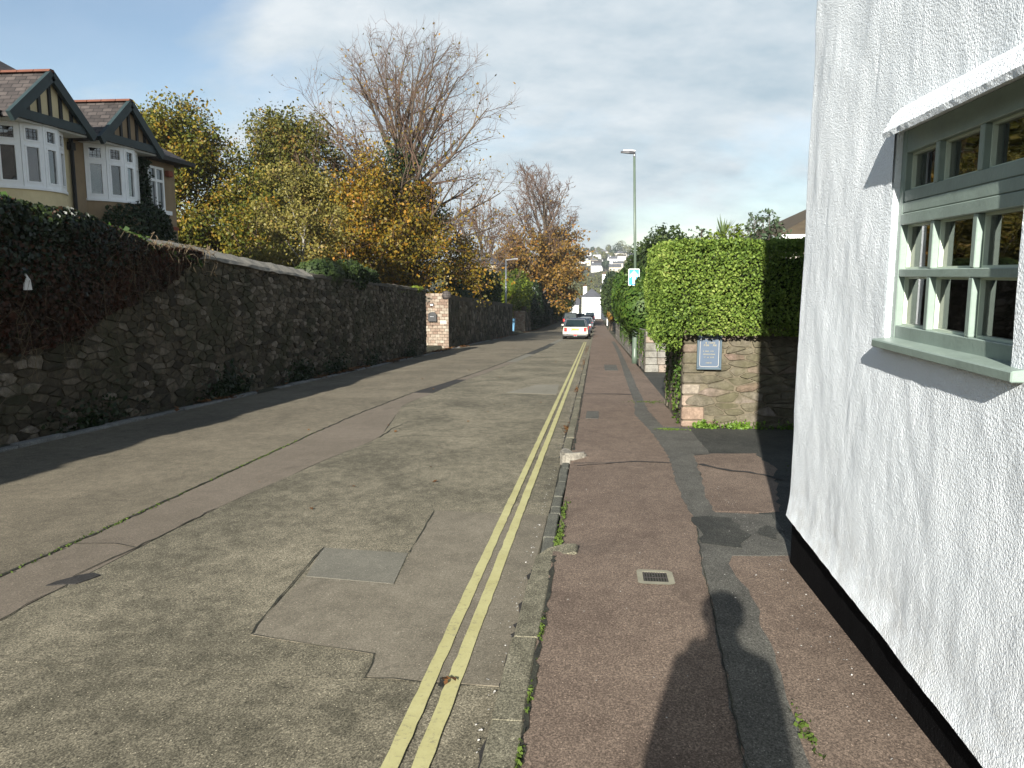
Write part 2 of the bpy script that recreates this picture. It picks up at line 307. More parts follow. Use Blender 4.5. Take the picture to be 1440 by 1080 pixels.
m_leaf('leaf_gold', [(0.0, (0.035, 0.042, 0.008)), (0.3, (0.100, 0.088, 0.012)), (0.6, (0.215, 0.145, 0.014)), (0.85, (0.30, 0.150, 0.016)), (1.0, (0.29, 0.085, 0.016))], 0.5, 0.3)
m_leaf('leaf_rust', [(0.0, (0.065, 0.050, 0.012)), (0.4, (0.160, 0.100, 0.020)), (0.75, (0.235, 0.125, 0.022)), (1.0, (0.25, 0.085, 0.022))], 0.55, 0.28)
m_leaf('leaf_lime', [(0.0, (0.040, 0.070, 0.010)), (0.5, (0.120, 0.165, 0.018)), (1.0, (0.235, 0.255, 0.030))], 0.5, 0.3)
m_leaf('leaf_woods', [(0.0, (0.050, 0.062, 0.024)), (0.5, (0.082, 0.088, 0.032)), (0.85, (0.115, 0.105, 0.040)), (1.0, (0.135, 0.090, 0.045))], 0.8, 0.1, 0.1)  # greyed leaf tones, some distance haze mixed into the colour
m_leaf('leaf_palm', [(0.0, (0.050, 0.085, 0.030)), (1.0, (0.125, 0.165, 0.065))], 0.45, 0.2)
m_leaf('leaf_bluegreen', [(0.0, (0.030, 0.055, 0.030)), (1.0, (0.090, 0.125, 0.065))], 0.5, 0.25)
m_leaf('leaf_litter', [(0.0, (0.075, 0.035, 0.014)), (0.5, (0.185, 0.080, 0.024)), (0.85, (0.26, 0.125, 0.030)), (1.0, (0.30, 0.21, 0.06))], 0.7, 0.1)
m_leaf('leaf_moss', [(0.0, (0.035, 0.06, 0.010)), (1.0, (0.10, 0.15, 0.022))], 0.8, 0.2)
m_leaf('leaf_weed', [(0.0, (0.06, 0.12, 0.015)), (1.0, (0.17, 0.28, 0.035))], 0.5, 0.3)

# ------------------------------------------------------------------ mesh helpers
def link(o, parent=None):
    C.objects.link(o)
    if parent is not None: o.parent = parent
    return o
def tag(o, label=None, cat=None, group=None, kind=None):
    if label: o['label'] = label
    if cat: o['category'] = cat
    if group: o['group'] = group
    if kind: o['kind'] = kind
    return o
ROOT = {}
def thing(name, label, cat, loc, group=None):
    o = bpy.data.objects.new(name, None); link(o); o.location = loc; o.empty_display_size = 0.2
    ROOT[o.name] = Vector(loc); return tag(o, label, cat, group)
def base_of(parent):
    while parent is not None:
        if parent.name in ROOT: return ROOT[parent.name]
        parent = parent.parent
    return Vector((0, 0, 0))
def np_mesh(name, V, Fc, mat, parent=None, smooth=False, loc=None):
    V = np.asarray(V, np.float32).reshape(-1, 3); Fc = np.asarray(Fc, np.int32); k = Fc.shape[1]
    off = base_of(parent) if parent is not None else Vector(loc or (0, 0, 0))
    V = V - np.array(off, np.float32)
    me = bpy.data.meshes.new(name); me.vertices.add(len(V)); me.vertices.foreach_set('co', V.ravel())
    me.loops.add(Fc.size); me.loops.foreach_set('vertex_index', Fc.ravel())
    me.polygons.add(len(Fc)); me.polygons.foreach_set('loop_start', np.arange(0, Fc.size, k, dtype=np.int32))
    me.update(calc_edges=True); me.validate()
    if smooth: me.polygons.foreach_set('use_smooth', np.ones(len(Fc), bool))
    me.materials.append(MATS[mat]); o = bpy.data.objects.new(name, me); link(o, parent)
    if parent is None: o.location = off; ROOT[o.name] = Vector(off)
    return o
class MB:
    def __init__(s): s.v = []; s.f = []
    def add(s, vs, fs):
        b = len(s.v); s.v += [tuple(v) for v in vs]; s.f += [tuple(i + b for i in f) for f in fs]; return s
    def box(s, x0, x1, y0, y1, z0, z1):
        return s.add([(x0, y0, z0), (x1, y0, z0), (x1, y1, z0), (x0, y1, z0), (x0, y0, z1), (x1, y0, z1), (x1, y1, z1), (x0, y1, z1)],
                     [(0, 3, 2, 1), (4, 5, 6, 7), (0, 1, 5, 4), (1, 2, 6, 5), (2, 3, 7, 6), (3, 0, 4, 7)])
    def obox(s, c, ux, uy, uz, hx, hy, hz):
        c = Vector(c); ux = Vector(ux); uy = Vector(uy); uz = Vector(uz); vs = []
        for k in (-1, 1):
            for (i, j) in ((-1, -1), (1, -1), (1, 1), (-1, 1)): vs.append(c + ux * hx * i + uy * hy * j + uz * hz * k)
        return s.add(vs, [(0, 3, 2, 1), (4, 5, 6, 7), (0, 1, 5, 4), (1, 2, 6, 5), (2, 3, 7, 6), (3, 0, 4, 7)])
    def bar(s, p0, p1, w, h, up=(0, 0, 1)):
        p0 = Vector(p0); p1 = Vector(p1); d = (p1 - p0); L = d.length; d.normalize(); u = Vector(up)
        sd = d.cross(u); sd.normalize(); u = sd.cross(d)
        return s.obox((p0 + p1) / 2, d, sd, u, L / 2, w / 2, h / 2)
    def tube(s, p0, p1, r0, r1, n=10, cap=True):
        p0 = Vector(p0); p1 = Vector(p1); d = (p1 - p0).normalized()
        a = d.orthogonal().normalized(); b = d.cross(a); vs = []
        for p, r in ((p0, r0), (p1, r1)):
            for i in range(n): t = 2 * math.pi * i / n; vs.append(p + a * (r * math.cos(t)) + b * (r * math.sin(t)))
        fs = [(i, (i + 1) % n, n + (i + 1) % n, n + i) for i in range(n)]
        if cap: fs += [tuple(range(n - 1, -1, -1)), tuple(range(n, 2 * n))]
        return s.add(vs, fs)
    def lathe(s, c, prof, n=16):
        vs = []; c = Vector(c)
        for (r, z) in prof:
            for i in range(n): t = 2 * math.pi * i / n; vs.append(c + Vector((r * math.cos(t), r * math.sin(t), z)))
        fs = []
        for k in range(len(prof) - 1):
            fs += [(k * n + i, k * n + (i + 1) % n, (k + 1) * n + (i + 1) % n, (k + 1) * n + i) for i in range(n)]
        fs += [tuple(range(n - 1, -1, -1)), tuple((len(prof) - 1) * n + i for i in range(n))]
        return s.add(vs, fs)
    def prism(s, poly, lo, hi):               # poly (x,y); lo/hi functions of (x,y)
        n = len(poly); a = [(x, y, lo(x, y)) for x, y in poly]; b = [(x, y, hi(x, y)) for x, y in poly]
        return s.add(a + b, [tuple(range(n - 1, -1, -1)), tuple(range(n, 2 * n))] + [(i, (i + 1) % n, n + (i + 1) % n, n + i) for i in range(n)])
    def loft(s, rings, closed=True, cap=True):
        n = len(rings[0]); vs = [p for r in rings for p in r]; fs = []
        m = n if closed else n - 1
        for k in range(len(rings) - 1):
            fs += [(k * n + i, k * n + (i + 1) % n, (k + 1) * n + (i + 1) % n, (k + 1) * n + i) for i in range(m)]
        if cap: fs += [tuple(range(n - 1, -1, -1)), tuple((len(rings) - 1) * n + i for i in range(n))]
        return s.add(vs, fs)
    def build(s, name, mat, parent=None, bevel=0.0, smooth=False, loc=None, seg=1):
        off = base_of(parent) if parent is not None else Vector(loc or (0, 0, 0))
        me = bpy.data.meshes.new(name); me.from_pydata([(v[0] - off.x, v[1] - off.y, v[2] - off.z) for v in s.v], [], s.f)
        bm = bmesh.new(); bm.from_mesh(me); bmesh.ops.recalc_face_normals(bm, faces=bm.faces)
        if bevel: bmesh.ops.bevel(bm, geom=bm.edges[:], offset=bevel, segments=seg, affect='EDGES', clamp_overlap=True)
        bm.to_mesh(me); bm.free()
        if smooth: me.polygons.foreach_set('use_smooth', np.ones(len(me.polygons), bool))
        me.materials.append(MATS[mat]); o = bpy.data.objects.new(name, me); link(o, parent)
        if parent is None: o.location = off; ROOT[o.name] = Vector(off)
        return o

# leaves: kite-shaped blades with random orientation (numpy)
def leaf_mesh(name, P, size, mat, parent=None, seed=0, normal=None, nb=0.0, aspect=0.62, droop=0.0, sizevar=0.4, loc=None, flat=False):
    rng = np.random.default_rng(seed); P = np.asarray(P, float).reshape(-1, 3); n = len(P)
    N = rng.normal(size=(n, 3)); N /= np.linalg.norm(N, axis=1)[:, None] + 1e-9
    if normal is not None: N = N * (1 - nb) + np.asarray(normal, float) * nb
    if flat: N = np.stack([rng.normal(0, .25, n), rng.normal(0, .25, n), np.ones(n)], 1)
    N /= np.linalg.norm(N, axis=1)[:, None] + 1e-9
    T = rng.normal(size=(n, 3)); T[:, 2] -= droop; T -= N * np.sum(T * N, 1)[:, None]; T /= np.linalg.norm(T, axis=1)[:, None] + 1e-9
    B = np.cross(N, T); s = size * (1 + sizevar * (rng.random(n) * 2 - 1)); s = s[:, None]
    v0 = P - T * s * 0.5; v2 = P + T * s * 0.5; m = P - T * s * 0.06 + N * s * 0.10
    v1 = m + B * s * 0.5 * aspect; v3 = m - B * s * 0.5 * aspect
    V = np.stack([v0, v1, v2, v3], 1).reshape(-1, 3); Fc = np.arange(4 * n).reshape(-1, 4)
    return np_mesh(name, V, Fc, mat, parent, loc=loc)
def seg_mesh(name, segs, mat, parent=None, n=3, loc=None):
    S = np.asarray(segs, float); p0 = S[:, 0:3]; p1 = S[:, 3:6]; r0 = S[:, 6]; r1 = S[:, 7]
    d = p1 - p0; d /= np.linalg.norm(d, axis=1)[:, None] + 1e-9
    ref = np.where(np.abs(d[:, 2:3]) > 0.9, np.array([[1., 0, 0]]), np.array([[0, 0, 1.]])); a = np.cross(d, ref); a /= np.linalg.norm(a, axis=1)[:, None] + 1e-9; b = np.cross(d, a)
    ring = []
    for p, r in ((p0, r0), (p1, r1)):
        for i in range(n):
            t = 2 * math.pi * i / n; ring.append(p + a * (r * math.cos(t))[:, None] + b * (r * math.sin(t))[:, None])
    V = np.stack(ring, 1).reshape(-1, 3); q = np.array([[i, (i + 1) % n, n + (i + 1) % n, n + i] for i in range(n)])
    Fc = (np.arange(len(S))[:, None, None] * 2 * n + q[None]).reshape(-1, 4)
    return np_mesh(name, V, Fc, mat, parent, smooth=(n > 4), loc=loc)

# ------------------------------------------------------------------ trees
def grow(rng, p, d, L, r, nseg, wig, up, taper=0.35):
    pts = [(Vector(p), r)]; d = Vector(d).normalized(); p = Vector(p)
    for i in range(nseg):
        d = (d + Vector((rng.gauss(0, wig), rng.gauss(0, wig), rng.gauss(0, wig) + up))).normalized()
        p = p + d * (L / nseg); pts.append((p.copy(), r * (1 - (1 - taper) * (i + 1) / nseg)))
    return pts
def side_dir(rng, d, ang):
    d = d.normalized(); a = d.orthogonal().normalized(); b = d.cross(a); t = rng.uniform(0, 2 * math.pi)
    return d * math.cos(ang) + (a * math.cos(t) + b * math.sin(t)) * math.sin(ang)
def make_tree(seed, base, top, env_c, env_r, r0, nlimb, n2, n3, n4, t_lo=0.25, up=(0.10, 0.06, 0.04), twig_r=0.010, ang=(0.55, 0.95), low_incl=1.25, trunk_frac=0.8):
    rng = random.Random(seed); base = Vector(base); ec = Vector(env_c); er = Vector(env_r)
    def reach(p, d):
        q = Vector(((p.x - ec.x) / er.x, (p.y - ec.y) / er.y, (p.z - ec.z) / er.z)); e = Vector((d.x / er.x, d.y / er.y, d.z / er.z))
        a = e.dot(e); b = q.dot(e); c = q.dot(q) - 1; D = b * b - a * c
        return max(0.0, (-b + math.sqrt(D)) / a) if D > 0 else 0.0
    big, small, tips = [], [], []
    H = (top - base.z) * trunk_frac
    tr = grow(rng, base, (rng.gauss(0, .03), rng.gauss(0, .03), 1), H, r0, 12, 0.035, 0.05, 0.25)
    for a, b in zip(tr, tr[1:]): big.append((*a[0], *b[0], a[1], b[1]))
    for i in range(nlimb):
        t = t_lo + (1 - t_lo) * (i + rng.random() * .6) / nlimb; k = min(int(t * 12), 11); f = t * 12 - k
        p = tr[k][0].lerp(tr[k + 1][0], min(f, 1)); az = i * 2.399 + rng.uniform(-.4, .4)
        u = (t - t_lo) / (1 - t_lo); inc = low_incl * (1 - u ** 1.3) + 0.28 * u ** 1.3 + rng.uniform(-.14, .14)
        d = Vector((math.sin(inc) * math.cos(az), math.sin(inc) * math.sin(az), math.cos(inc)))
        L = reach(p, d) * rng.uniform(.8, 1.0)
        if L < 0.6: continue
        lr = min(tr[k][1] * 0.6, 0.03 + L * 0.016)
        lm = grow(rng, p, d, L, lr, 8, 0.065, up[0], 0.18)
        for a, b in zip(lm, lm[1:]): big.append((*a[0], *b[0], a[1], b[1]))
        m2 = max(3, int(n2 * L / er.z))
        for j in range(m2):
            t2 = 0.22 + 0.78 * (j + rng.random()) / m2; k2 = min(int(t2 * 8), 7); p2 = lm[k2][0].lerp(lm[k2 + 1][0], min(1, t2 * 8 - k2))
            d2 = side_dir(rng, lm[k2 + 1][0] - lm[k2][0], rng.uniform(*ang)); d2.z += 0.15
            d2.normalize()
            L2 = min(L * rng.uniform(.3, .5) * (1.08 - .38 * t2), reach(p2, d2) + 0.3)
            if L2 < .25: continue
            b2 = grow(rng, p2, d2, L2, max(twig_r * 1.4, lm[k2][1] * .5), 5, .12, up[1], .3)
            for a, b in zip(b2, b2[1:]): small.append((*a[0], *b[0], a[1], b[1]))
            for q in range(n3):
                t3 = .2 + .8 * (q + rng.random()) / n3; k3 = min(int(t3 * 5), 4); p3 = b2[k3][0].lerp(b2[k3 + 1][0], min(1, t3 * 5 - k3))
                d3 = side_dir(rng, b2[k3 + 1][0] - b2[k3][0], rng.uniform(*ang)); L3 = L2 * rng.uniform(.35, .6)
                b3 = grow(rng, p3, d3, L3, twig_r, 3, .14, up[2], .5)
                for a, b in zip(b3, b3[1:]): small.append((*a[0], *b[0], a[1], b[1]))
                tips.append(b3[-1][0]); tips.append(b3[1][0])
                for w in range(n4):
                    k4 = rng.randrange(3); p4 = b3[k4][0].lerp(b3[k4 + 1][0], rng.random())
                    d4 = side_dir(rng, b3[k4 + 1][0] - b3[k4][0], rng.uniform(.4, .9)); L4 = L3 * rng.uniform(.4, .7)
                    b4 = grow(rng, p4, d4, L4, twig_r * .6, 2, .12, up[2], .6)
                    for a, b in zip(b4, b4[1:]): small.append((*a[0], *b[0], a[1], b[1]))
                    tips.append(b4[-1][0])
    return big, small, [tuple(t) for t in tips], tr
def tree_thing(name, label, base, gen, foliage, cat='tree', group=None, bark='bark', twig='twig', seed=0):
    """foliage: list of (part, material, points->selection fn(P, rng)->points, leafsize, kw)"""
    t = thing(name, label, cat, base, group); big, small, tips, tr = gen
    tk = seg_mesh('trunk', big, bark, t, 7)
    if small: seg_mesh('branches', small, twig, t, 3)
    P = np.array(tips); rng = np.random.default_rng(seed)
    for part, mat, fn, size, kw in foliage:
        Q = fn(P, rng)
        if len(Q): leaf_mesh(part, Q, size, mat, t, seed=seed + 5, **kw)
    return t, tr
def scatter(P, rng, per, rad):
    if len(P) == 0: return P
    Q = np.repeat(P, per, axis=0); return Q + rng.normal(0, rad, Q.shape) * np.array([1, 1, .75])

# foliage blob: leaves through the outer shell of lumpy ellipsoids
def blob_points(rng, c, r, n, lump=0.28, shell=0.35):
    D = rng.normal(size=(n, 3)); D /= np.linalg.norm(D, axis=1)[:, None]
    az = np.arctan2(D[:, 1], D[:, 0]); s = int(rng.integers(1, 9999))
    k = 1 - lump + 2 * lump * fbm(az * 1.9 + 10, D[:, 2] * 3.0 + 10, s, 3)
    rad = k * (1 - shell * rng.random(n) ** 1.6)
    return np.array(c) + D * rad[:, None] * np.array(r), D
def shrub(name, label, base, blobs, mat, size, dens, seed, cat='shrub', group=None, lump=0.3, stems=5, nb=0.35, bark='bark', shell=0.4, droop=0.0, aspect=0.62):
    t = thing(name, label, cat, base, group); rng = np.random.default_rng(seed); rr = random.Random(seed); segs = []
    PP, NN = [], []
    for c, r in blobs:
        area = 4 * math.pi * ((r[0] * r[1]) ** 1.6 / 3 + (r[0] * r[2]) ** 1.6 / 3 + (r[1] * r[2]) ** 1.6 / 3) ** (1 / 1.6)
        p, d = blob_points(rng, c, r, int(area * dens), lump, shell); keep = p[:, 2] > base[2] - 0.1
        PP.append(p[keep]); NN.append(d[keep])
        for i in range(stems):
            q = Vector(base) + Vector((rr.uniform(-.25, .25), rr.uniform(-.25, .25), 0)); e = Vector(c) + Vector((rr.uniform(-.6, .6) * r[0], rr.uniform(-.6, .6) * r[1], rr.uniform(-.2, .7) * r[2]))
            mid = q.lerp(e, .5) + Vector((rr.uniform(-.2, .2), rr.uniform(-.2, .2), .1))
            segs += [(*q, *mid, .05, .035), (*mid, *e, .035, .012)]
    seg_mesh('stems', segs, bark, t, 5)
    leaf_mesh('foliage', np.concatenate(PP), size, mat, t, seed=seed, normal=np.concatenate(NN), nb=nb, droop=droop, aspect=aspect)
    return t

# ------------------------------------------------------------------ rubble stones (clipped Voronoi cells)
def clip(poly, nx, ny, c):
    out = []
    for i in range(len(poly)):
        a = poly[i]; b = poly[(i + 1) % len(poly)]; da = a[0] * nx + a[1] * ny - c; db = b[0] * nx + b[1] * ny - c
        if da <= 0: out.append(a)
        if (da < 0) != (db < 0) and abs(da - db) > 1e-12:
            t = da / (da - db); out.append((a[0] + (b[0] - a[0]) * t, a[1] + (b[1] - a[1]) * t))
    return out
def rubble(w, h, cw, ch, seed, drop=0.2, jit=0.38):
    rng = random.Random(seed); S = []
    rows = max(1, round(h / ch)); ch = h / rows; asp = ch / cw; cols = max(1, round(w / cw)); cwx = w / cols
    for j in range(rows):
        for i in range(-1, cols + 1):
            if rng.random() < drop: continue
            S.append(((i + .5 + (.5 if j % 2 else 0) + rng.uniform(-jit, jit)) * cwx * asp, (j + .5 + rng.uniform(-jit, jit)) * ch))
    A = np.array(S); cells = []
    for k in range(len(S)):
        x, y = S[k]; d = np.hypot(A[:, 0] - x, A[:, 1] - y); idx = np.argsort(d)[1:18]
        poly = [(0, 0), (w * asp, 0), (w * asp, h), (0, h)]
        for q in idx:
            x2, y2 = S[q]; nx, ny = x2 - x, y2 - y; poly = clip(poly, nx, ny, (x2 * x2 + y2 * y2 - x * x - y * y) / 2)
            if len(poly) < 3: break
        if len(poly) >= 3: cells.append([(p[0] / asp, p[1]) for p in poly])
    return cells
def stone_geo(poly, rng, gap=0.012, d0=-0.02, dmin=0.012, dmax=0.045, inset=0.80):
    cx = sum(p[0] for p in poly) / len(poly); cy = sum(p[1] for p in poly) / len(poly); P = []
    n = len(poly)
    for i in range(n):                         # corner cutting
        a, b = poly[i], poly[(i + 1) % n]
        P.append((a[0] * .88 + b[0] * .12, a[1] * .88 + b[1] * .12)); P.append((a[0] * .12 + b[0] * .88, a[1] * .12 + b[1] * .88))
    Q = []
    for x, y in P:
        L = math.hypot(x - cx, y - cy); k = max(.3, 1 - gap / max(L, 1e-4)); Q.append((cx + (x - cx) * k, cy + (y - cy) * k))
    dp = rng.uniform(dmin, dmax); tx, ty = rng.uniform(-.05, .05), rng.uniform(-.05, .05)
    r0 = [(x, y, d0) for x, y in Q]; r1 = []
    for x, y in Q:
        k = inset + rng.uniform(-.07, .07); xx, yy = cx + (x - cx) * k, cy + (y - cy) * k
        r1.append((xx, yy, dp + (xx - cx) * tx + (yy - cy) * ty + rng.uniform(-.004, .004)))
    m = len(Q); v = r0 + r1 + [(cx, cy, dp + rng.uniform(0, .008))]
    f = [(i, (i + 1) % m, m + (i + 1) % m, m + i) for i in range(m)] + [(m + i, m + (i + 1) % m, 2 * m) for i in range(m)]
    return v, f, (cx, cy), (max(p[0] for p in poly) - min(p[0] for p in poly)) * (max(p[1] for p in poly) - min(p[1] for p in poly))
def lay_stones(cells, mapf, mat, parent, seed, limit=300, score=None, keep=None, name='stone', **kw):
    rng = random.Random(seed); items = []
    for c in cells:
        v, f, cen, area = stone_geo(c, rng, **kw)
        if keep and not keep(*cen): continue
        items.append((score(cen, area) if score else area, v, f))
    items.sort(key=lambda i: -i[0])
    for _, v, f in items[:limit]:
        MB().add([mapf(*p) for p in v], f).build(name, mat, parent)
    if len(items) > limit:
        mb = MB()
        for _, v, f in items[limit:]: mb.add([mapf(*p) for p in v], f)
        tag(mb.build('far_' + name + 's', mat, parent), kind='stuff')

# ================================================================== THE GROUND
def interp(tab, y):
    if y <= tab[0][0]: return tab[0][1]
    for (a, b), (c, d) in zip(tab, tab[1:]):
        if y <= c: return b + (d - b) * (y - a) / (c - a)
    return tab[-1][1]
FAR = [(190, 0.0), (260, -6.5), (400, -7.5), (600, 9.8), (900, 29.0), (1000, 30.0), (1500, 14.0), (8000, -30)]
def terrain_z(x, y):
    z = gz(y) + (interp(FAR, y) if y > 190 else 0)
    if y < 230:
        if -7.5 < x < 6.0: z -= 0.25
        elif x <= -7.5: z += 0.15
    if y > 300: z += 2.2 * math.sin(x * 0.013 + 1) + 1.5 * math.sin(x * 0.031 + y * .01) - 0.00006 * x * x * (1 if y > 500 else 0.4)
    return max(z, -60)
def make_terrain():
    xs = [-3500, -1500, -700, -400] + list(range(-260, -60, 25)) + [-50, -35, -25, -18, -12, -7.7, -7.5, -7.3, 0, 5.8, 6.0, 6.3, 12, 20, 35] + list(range(50, 260, 25)) + [400, 700, 1500, 3500]
    ys = [-60, -20, 0, 20, 45, 90, 130, 189, 191] + list(range(210, 1020, 18)) + [1100, 1300, 1700, 2500, 4000, 8000]
    V = [(x, y, terrain_z(x, y)) for y in ys for x in xs]; n = len(xs)
    Fc = [(j * n + i, j * n + i + 1, (j + 1) * n + i + 1, (j + 1) * n + i) for j in range(len(ys) - 1) for i in range(n - 1)]
    tag(np_mesh('terrain', V, Fc, 'soil', smooth=False), kind='structure')
make_terrain()

ROWS = [-7] + [-6 + i for i in range(0, 97)] + [95 + 5 * i for i in range(0, 19)] + [188]
def sheet(name, x0, x1, dz, mat, y0=-7, y1=188, kind='structure', parent=None, xs=None):
    ys = [y0] + [y for y in ROWS if y0 < y < y1] + [y1]; xs = xs or [x0, x1]; n = len(xs)
    V = [(x, y, gz(y) + dz) for y in ys for x in xs]
    Fc = [(j * n + i, j * n + i + 1, (j + 1) * n + i + 1, (j + 1) * n + i) for j in range(len(ys) - 1) for i in range(n - 1)]
    o = np_mesh(name, V, Fc, mat, parent)
    if parent is None: tag(o, kind=kind)
    return o
road = sheet('road', -7.4, -0.20, -0.0025, 'crack_fill')
JC = [(-7, -3.55), (4.2, -3.59), (5.8, -3.63), (11.6, -3.84), (16.2, -3.76), (20.3, -3.42), (27, -3.12), (39, -2.78), (60, -2.55), (90, -2.4), (190, -2.4)]
J2 = [(-7, -3.02), (4.2, -3.09), (6.0, -3.10), (8.4, -2.95), (9.9, -2.80), (10.3, -2.86), (13.6, -3.42), (19.1, -3.24), (20.5, -3.12), (24, -2.95), (27.5, -2.75), (39, -2.42), (60, -2.2), (90, -2.1), (190, -2.1)]
rs = random.Random(4)
def slab_between(fa, fb, y0, y1, mat, gap=0.0035, jag=0.006, dz=0.0):
    n = max(2, int((y1 - y0) / 0.45)); n = min(n, 30); A = []; B = []
    for i in range(n + 1):
        y = y0 + .001 + (y1 - y0 - .002) * i / n
        A.append((fa(y) + gap + rs.uniform(-jag, jag), y)); B.append((fb(y) - gap + rs.uniform(-jag, jag), y))
    mb = MB(); vs = []
    for (a, b) in zip(A, B): vs += [(a[0], a[1], gz(a[1]) + dz), (b[0], b[1], gz(b[1]) + dz)]
    m = len(vs); top = [(2 * i, 2 * i + 1, 2 * i + 3, 2 * i + 2) for i in range(n)]
    lo = [(x, y, z - 0.03) for x, y, z in vs]
    side = [(2 * i, 2 * i + 2, m + 2 * i + 2, m + 2 * i) for i in range(n)] + [(2 * i + 1, m + 2 * i + 1, m + 2 * i + 3, 2 * i + 3) for i in range(n)] + [(0, m, m + 1, 1), (m - 2, m - 1, 2 * m - 1, 2 * m - 2)]
    return mb.add(vs + lo, top + side).build('slab', mat, road)
jc = lambda y: interp(JC, y); j2 = lambda y: interp(J2, y)
lk = lambda y: -6.80; rk = lambda y: -0.362
cuts = [-7, 0.8, 7.9, 13.1, 19.0, 25.5, 32.0, 40, 50, 62, 76, 90, 120, 150, 188]
for a, b in zip(cuts, cuts[1:]): slab_between(lk, jc, a, b, 'slab_concrete_left')
cuts = [-7, -1.0, 3.16, 6.18, 10.15, 14.2, 20.6, 27.2, 35, 44, 54, 66, 90, 120, 150, 188]
for a, b in zip(cuts, cuts[1:]): slab_between(j2, rk, a, b, 'slab_concrete')
cuts = [(-7, 4.95, 'pink_strip'), (4.95, 10.2, 'pink_strip'), (10.2, 15.9, 'pink_strip'), (15.9, 19.4, 'dark_patch'), (19.4, 21.2, 'pink_strip'), (21.2, 27.2, 'pink_strip'), (27.2, 33, 'grey_patch'), (33, 46, 'dark_tarmac'), (46, 90, 'grey_patch'), (90, 188, 'slab_concrete')]
for a, b, m in cuts: slab_between(jc, j2, a, b, m, gap=0.005, jag=0.010)
def patch(poly, mat, dz, name='patch', parent=None, sub=0.35, jag=0.006, base=None):
    base = base or gz; P = []
    for i in range(len(poly)):
        a, b = poly[i], poly[(i + 1) % len(poly)]; L = math.hypot(b[0] - a[0], b[1] - a[1]); n = max(1, int(L / sub))
        for k in range(n): P.append((a[0] + (b[0] - a[0]) * k / n + rs.uniform(-jag, jag), a[1] + (b[1] - a[1]) * k / n + rs.uniform(-jag, jag)))
    return MB().prism(P, lambda x, y: base(y) - 0.02, lambda x, y: base(y) + dz).build(name, mat, parent or road)
patch([(-1.30, 6.17), (-0.37, 6.14), (-0.37, 3.17), (-.985, 3.19), (-1.01, 3.43), (-1.69, 3.58), (-1.72, 3.70), (-1.75, 4.45), (-1.17, 4.39), (-1.23, 5.01)], 'recast_concrete', 0.004)
patch([(-1.845, 5.06), (-1.24, 5.0), (-1.185, 4.40), (-1.745, 4.46)], 'grey_patch', 0.004)
patch([(-1.86, 16.15), (-1.36, 18.25), (-.84, 18.3), (-.80, 16.0)], 'pale_patch', 0.004)
def ribbon(name, pts, w, dz, mat, parent=None, seed=0, wob=0.012, step=0.12, base=None, wvar=0.5, kind=None):
    base = base or gz; r = random.Random(seed); P = []
    for a, b in zip(pts, pts[1:]):
        n = max(1, int(math.hypot(b[0] - a[0], b[1] - a[1]) / step))
        for k in range(n): P.append((a[0] + (b[0] - a[0]) * k / n + r.uniform(-wob, wob), a[1] + (b[1] - a[1]) * k / n + r.uniform(-wob, wob)))
    P.append(pts[-1]); L = []; Q = []
    for i, p in enumerate(P):
        a = P[max(0, i - 1)]; b = P[min(len(P) - 1, i + 1)]; d = math.hypot(b[0] - a[0], b[1] - a[1]) or 1; nx, ny = -(b[1] - a[1]) / d, (b[0] - a[0]) / d
        ww = w * (1 + wvar * r.uniform(-1, 1)) / 2; L.append((p[0] + nx * ww, p[1] + ny * ww)); Q.append((p[0] - nx * ww, p[1] - ny * ww))
    V = []
    for a, b in zip(L, Q): V += [(a[0], a[1], base(a[1]) + dz), (b[0], b[1], base(b[1]) + dz)]
    o = np_mesh(name, V, [(2 * i, 2 * i + 1, 2 * i + 3, 2 * i + 2) for i in range(len(P) - 1)], mat, parent)
    if kind: tag(o, kind=kind)
    return o
ribbon('crack', [(jc(y), y) for y in (-2, 2, 4.2, 5.0, 6, 8, 10, 12, 14, 15.9)], 0.022, 0.005, 'crack_fill', road, 1, 0.016)
ribbon('crack', [(jc(y), y) for y in (19.4, 22, 26, 32, 40)], 0.03, 0.005, 'crack_fill', road, 2)
ribbon('crack', [(-3.06, 3.4), (-3.09, 4.1), (-3.16, 4.3), (-3.12, 4.9), (-3.1, 6.0)], 0.008, 0.005, 'crack_fill', road, 3, 0.02)
ribbon('crack', [(-2.80, 9.9), (-2.85, 10.7), (-2.82, 11.2)], 0.014, 0.005, 'crack_fill', road, 4)
ribbon('crack', [(-1.30, 6.15), (-1.23, 5.01)], 0.008, 0.008, 'crack_fill', road, 5, 0.004)
ribbon('crack', [(-1.845, 5.06), (-1.72, 3.69), (-1.69, 3.58)], 0.009, 0.008, 'crack_fill', road, 6, 0.005)
ribbon('crack', [(-1.69, 3.58), (-1.3, 3.48), (-1.01, 3.43), (-.985, 3.18), (-0.5, 3.16)], 0.007, 0.008, 'crack_fill', road, 7, 0.01)
ribbon('crack', [(-3.6, 4.92), (-3.3, 4.98), (-3.12, 4.9)], 0.010, 0.005, 'crack_fill', road, 8)
ribbon('crack', [(-2.8, 10.15), (-2.0, 10.1), (-.4, 10.16)], 0.010, 0.005, 'crack_fill', road, 9)
patch([(-3.19, 4.12), (-3.05, 4.17), (-3.00, 4.33), (-3.07, 4.36), (-3.16, 4.25)], 'dark_patch', 0.006, sub=.06, jag=.012)
patch([(-.60, 3.12), (-.655, 3.14), (-.66, 3.22), (-.62, 3.24), (-.60, 3.2)], 'crack_fill', 0.007, sub=.04, jag=.006)
for x0, x1, s in ((-.730, -.668, 11), (-.622, -.558, 12)):
    o = ribbon('yellow_line', [((x0 + x1) / 2 - .004 * i, -5 + 5.45 * i) for i in range(11)], x1 - x0, 0.009, 'yellow_paint', None, s, 0.002, 0.09, wvar=0.07)
    tag(o, kind='structure')

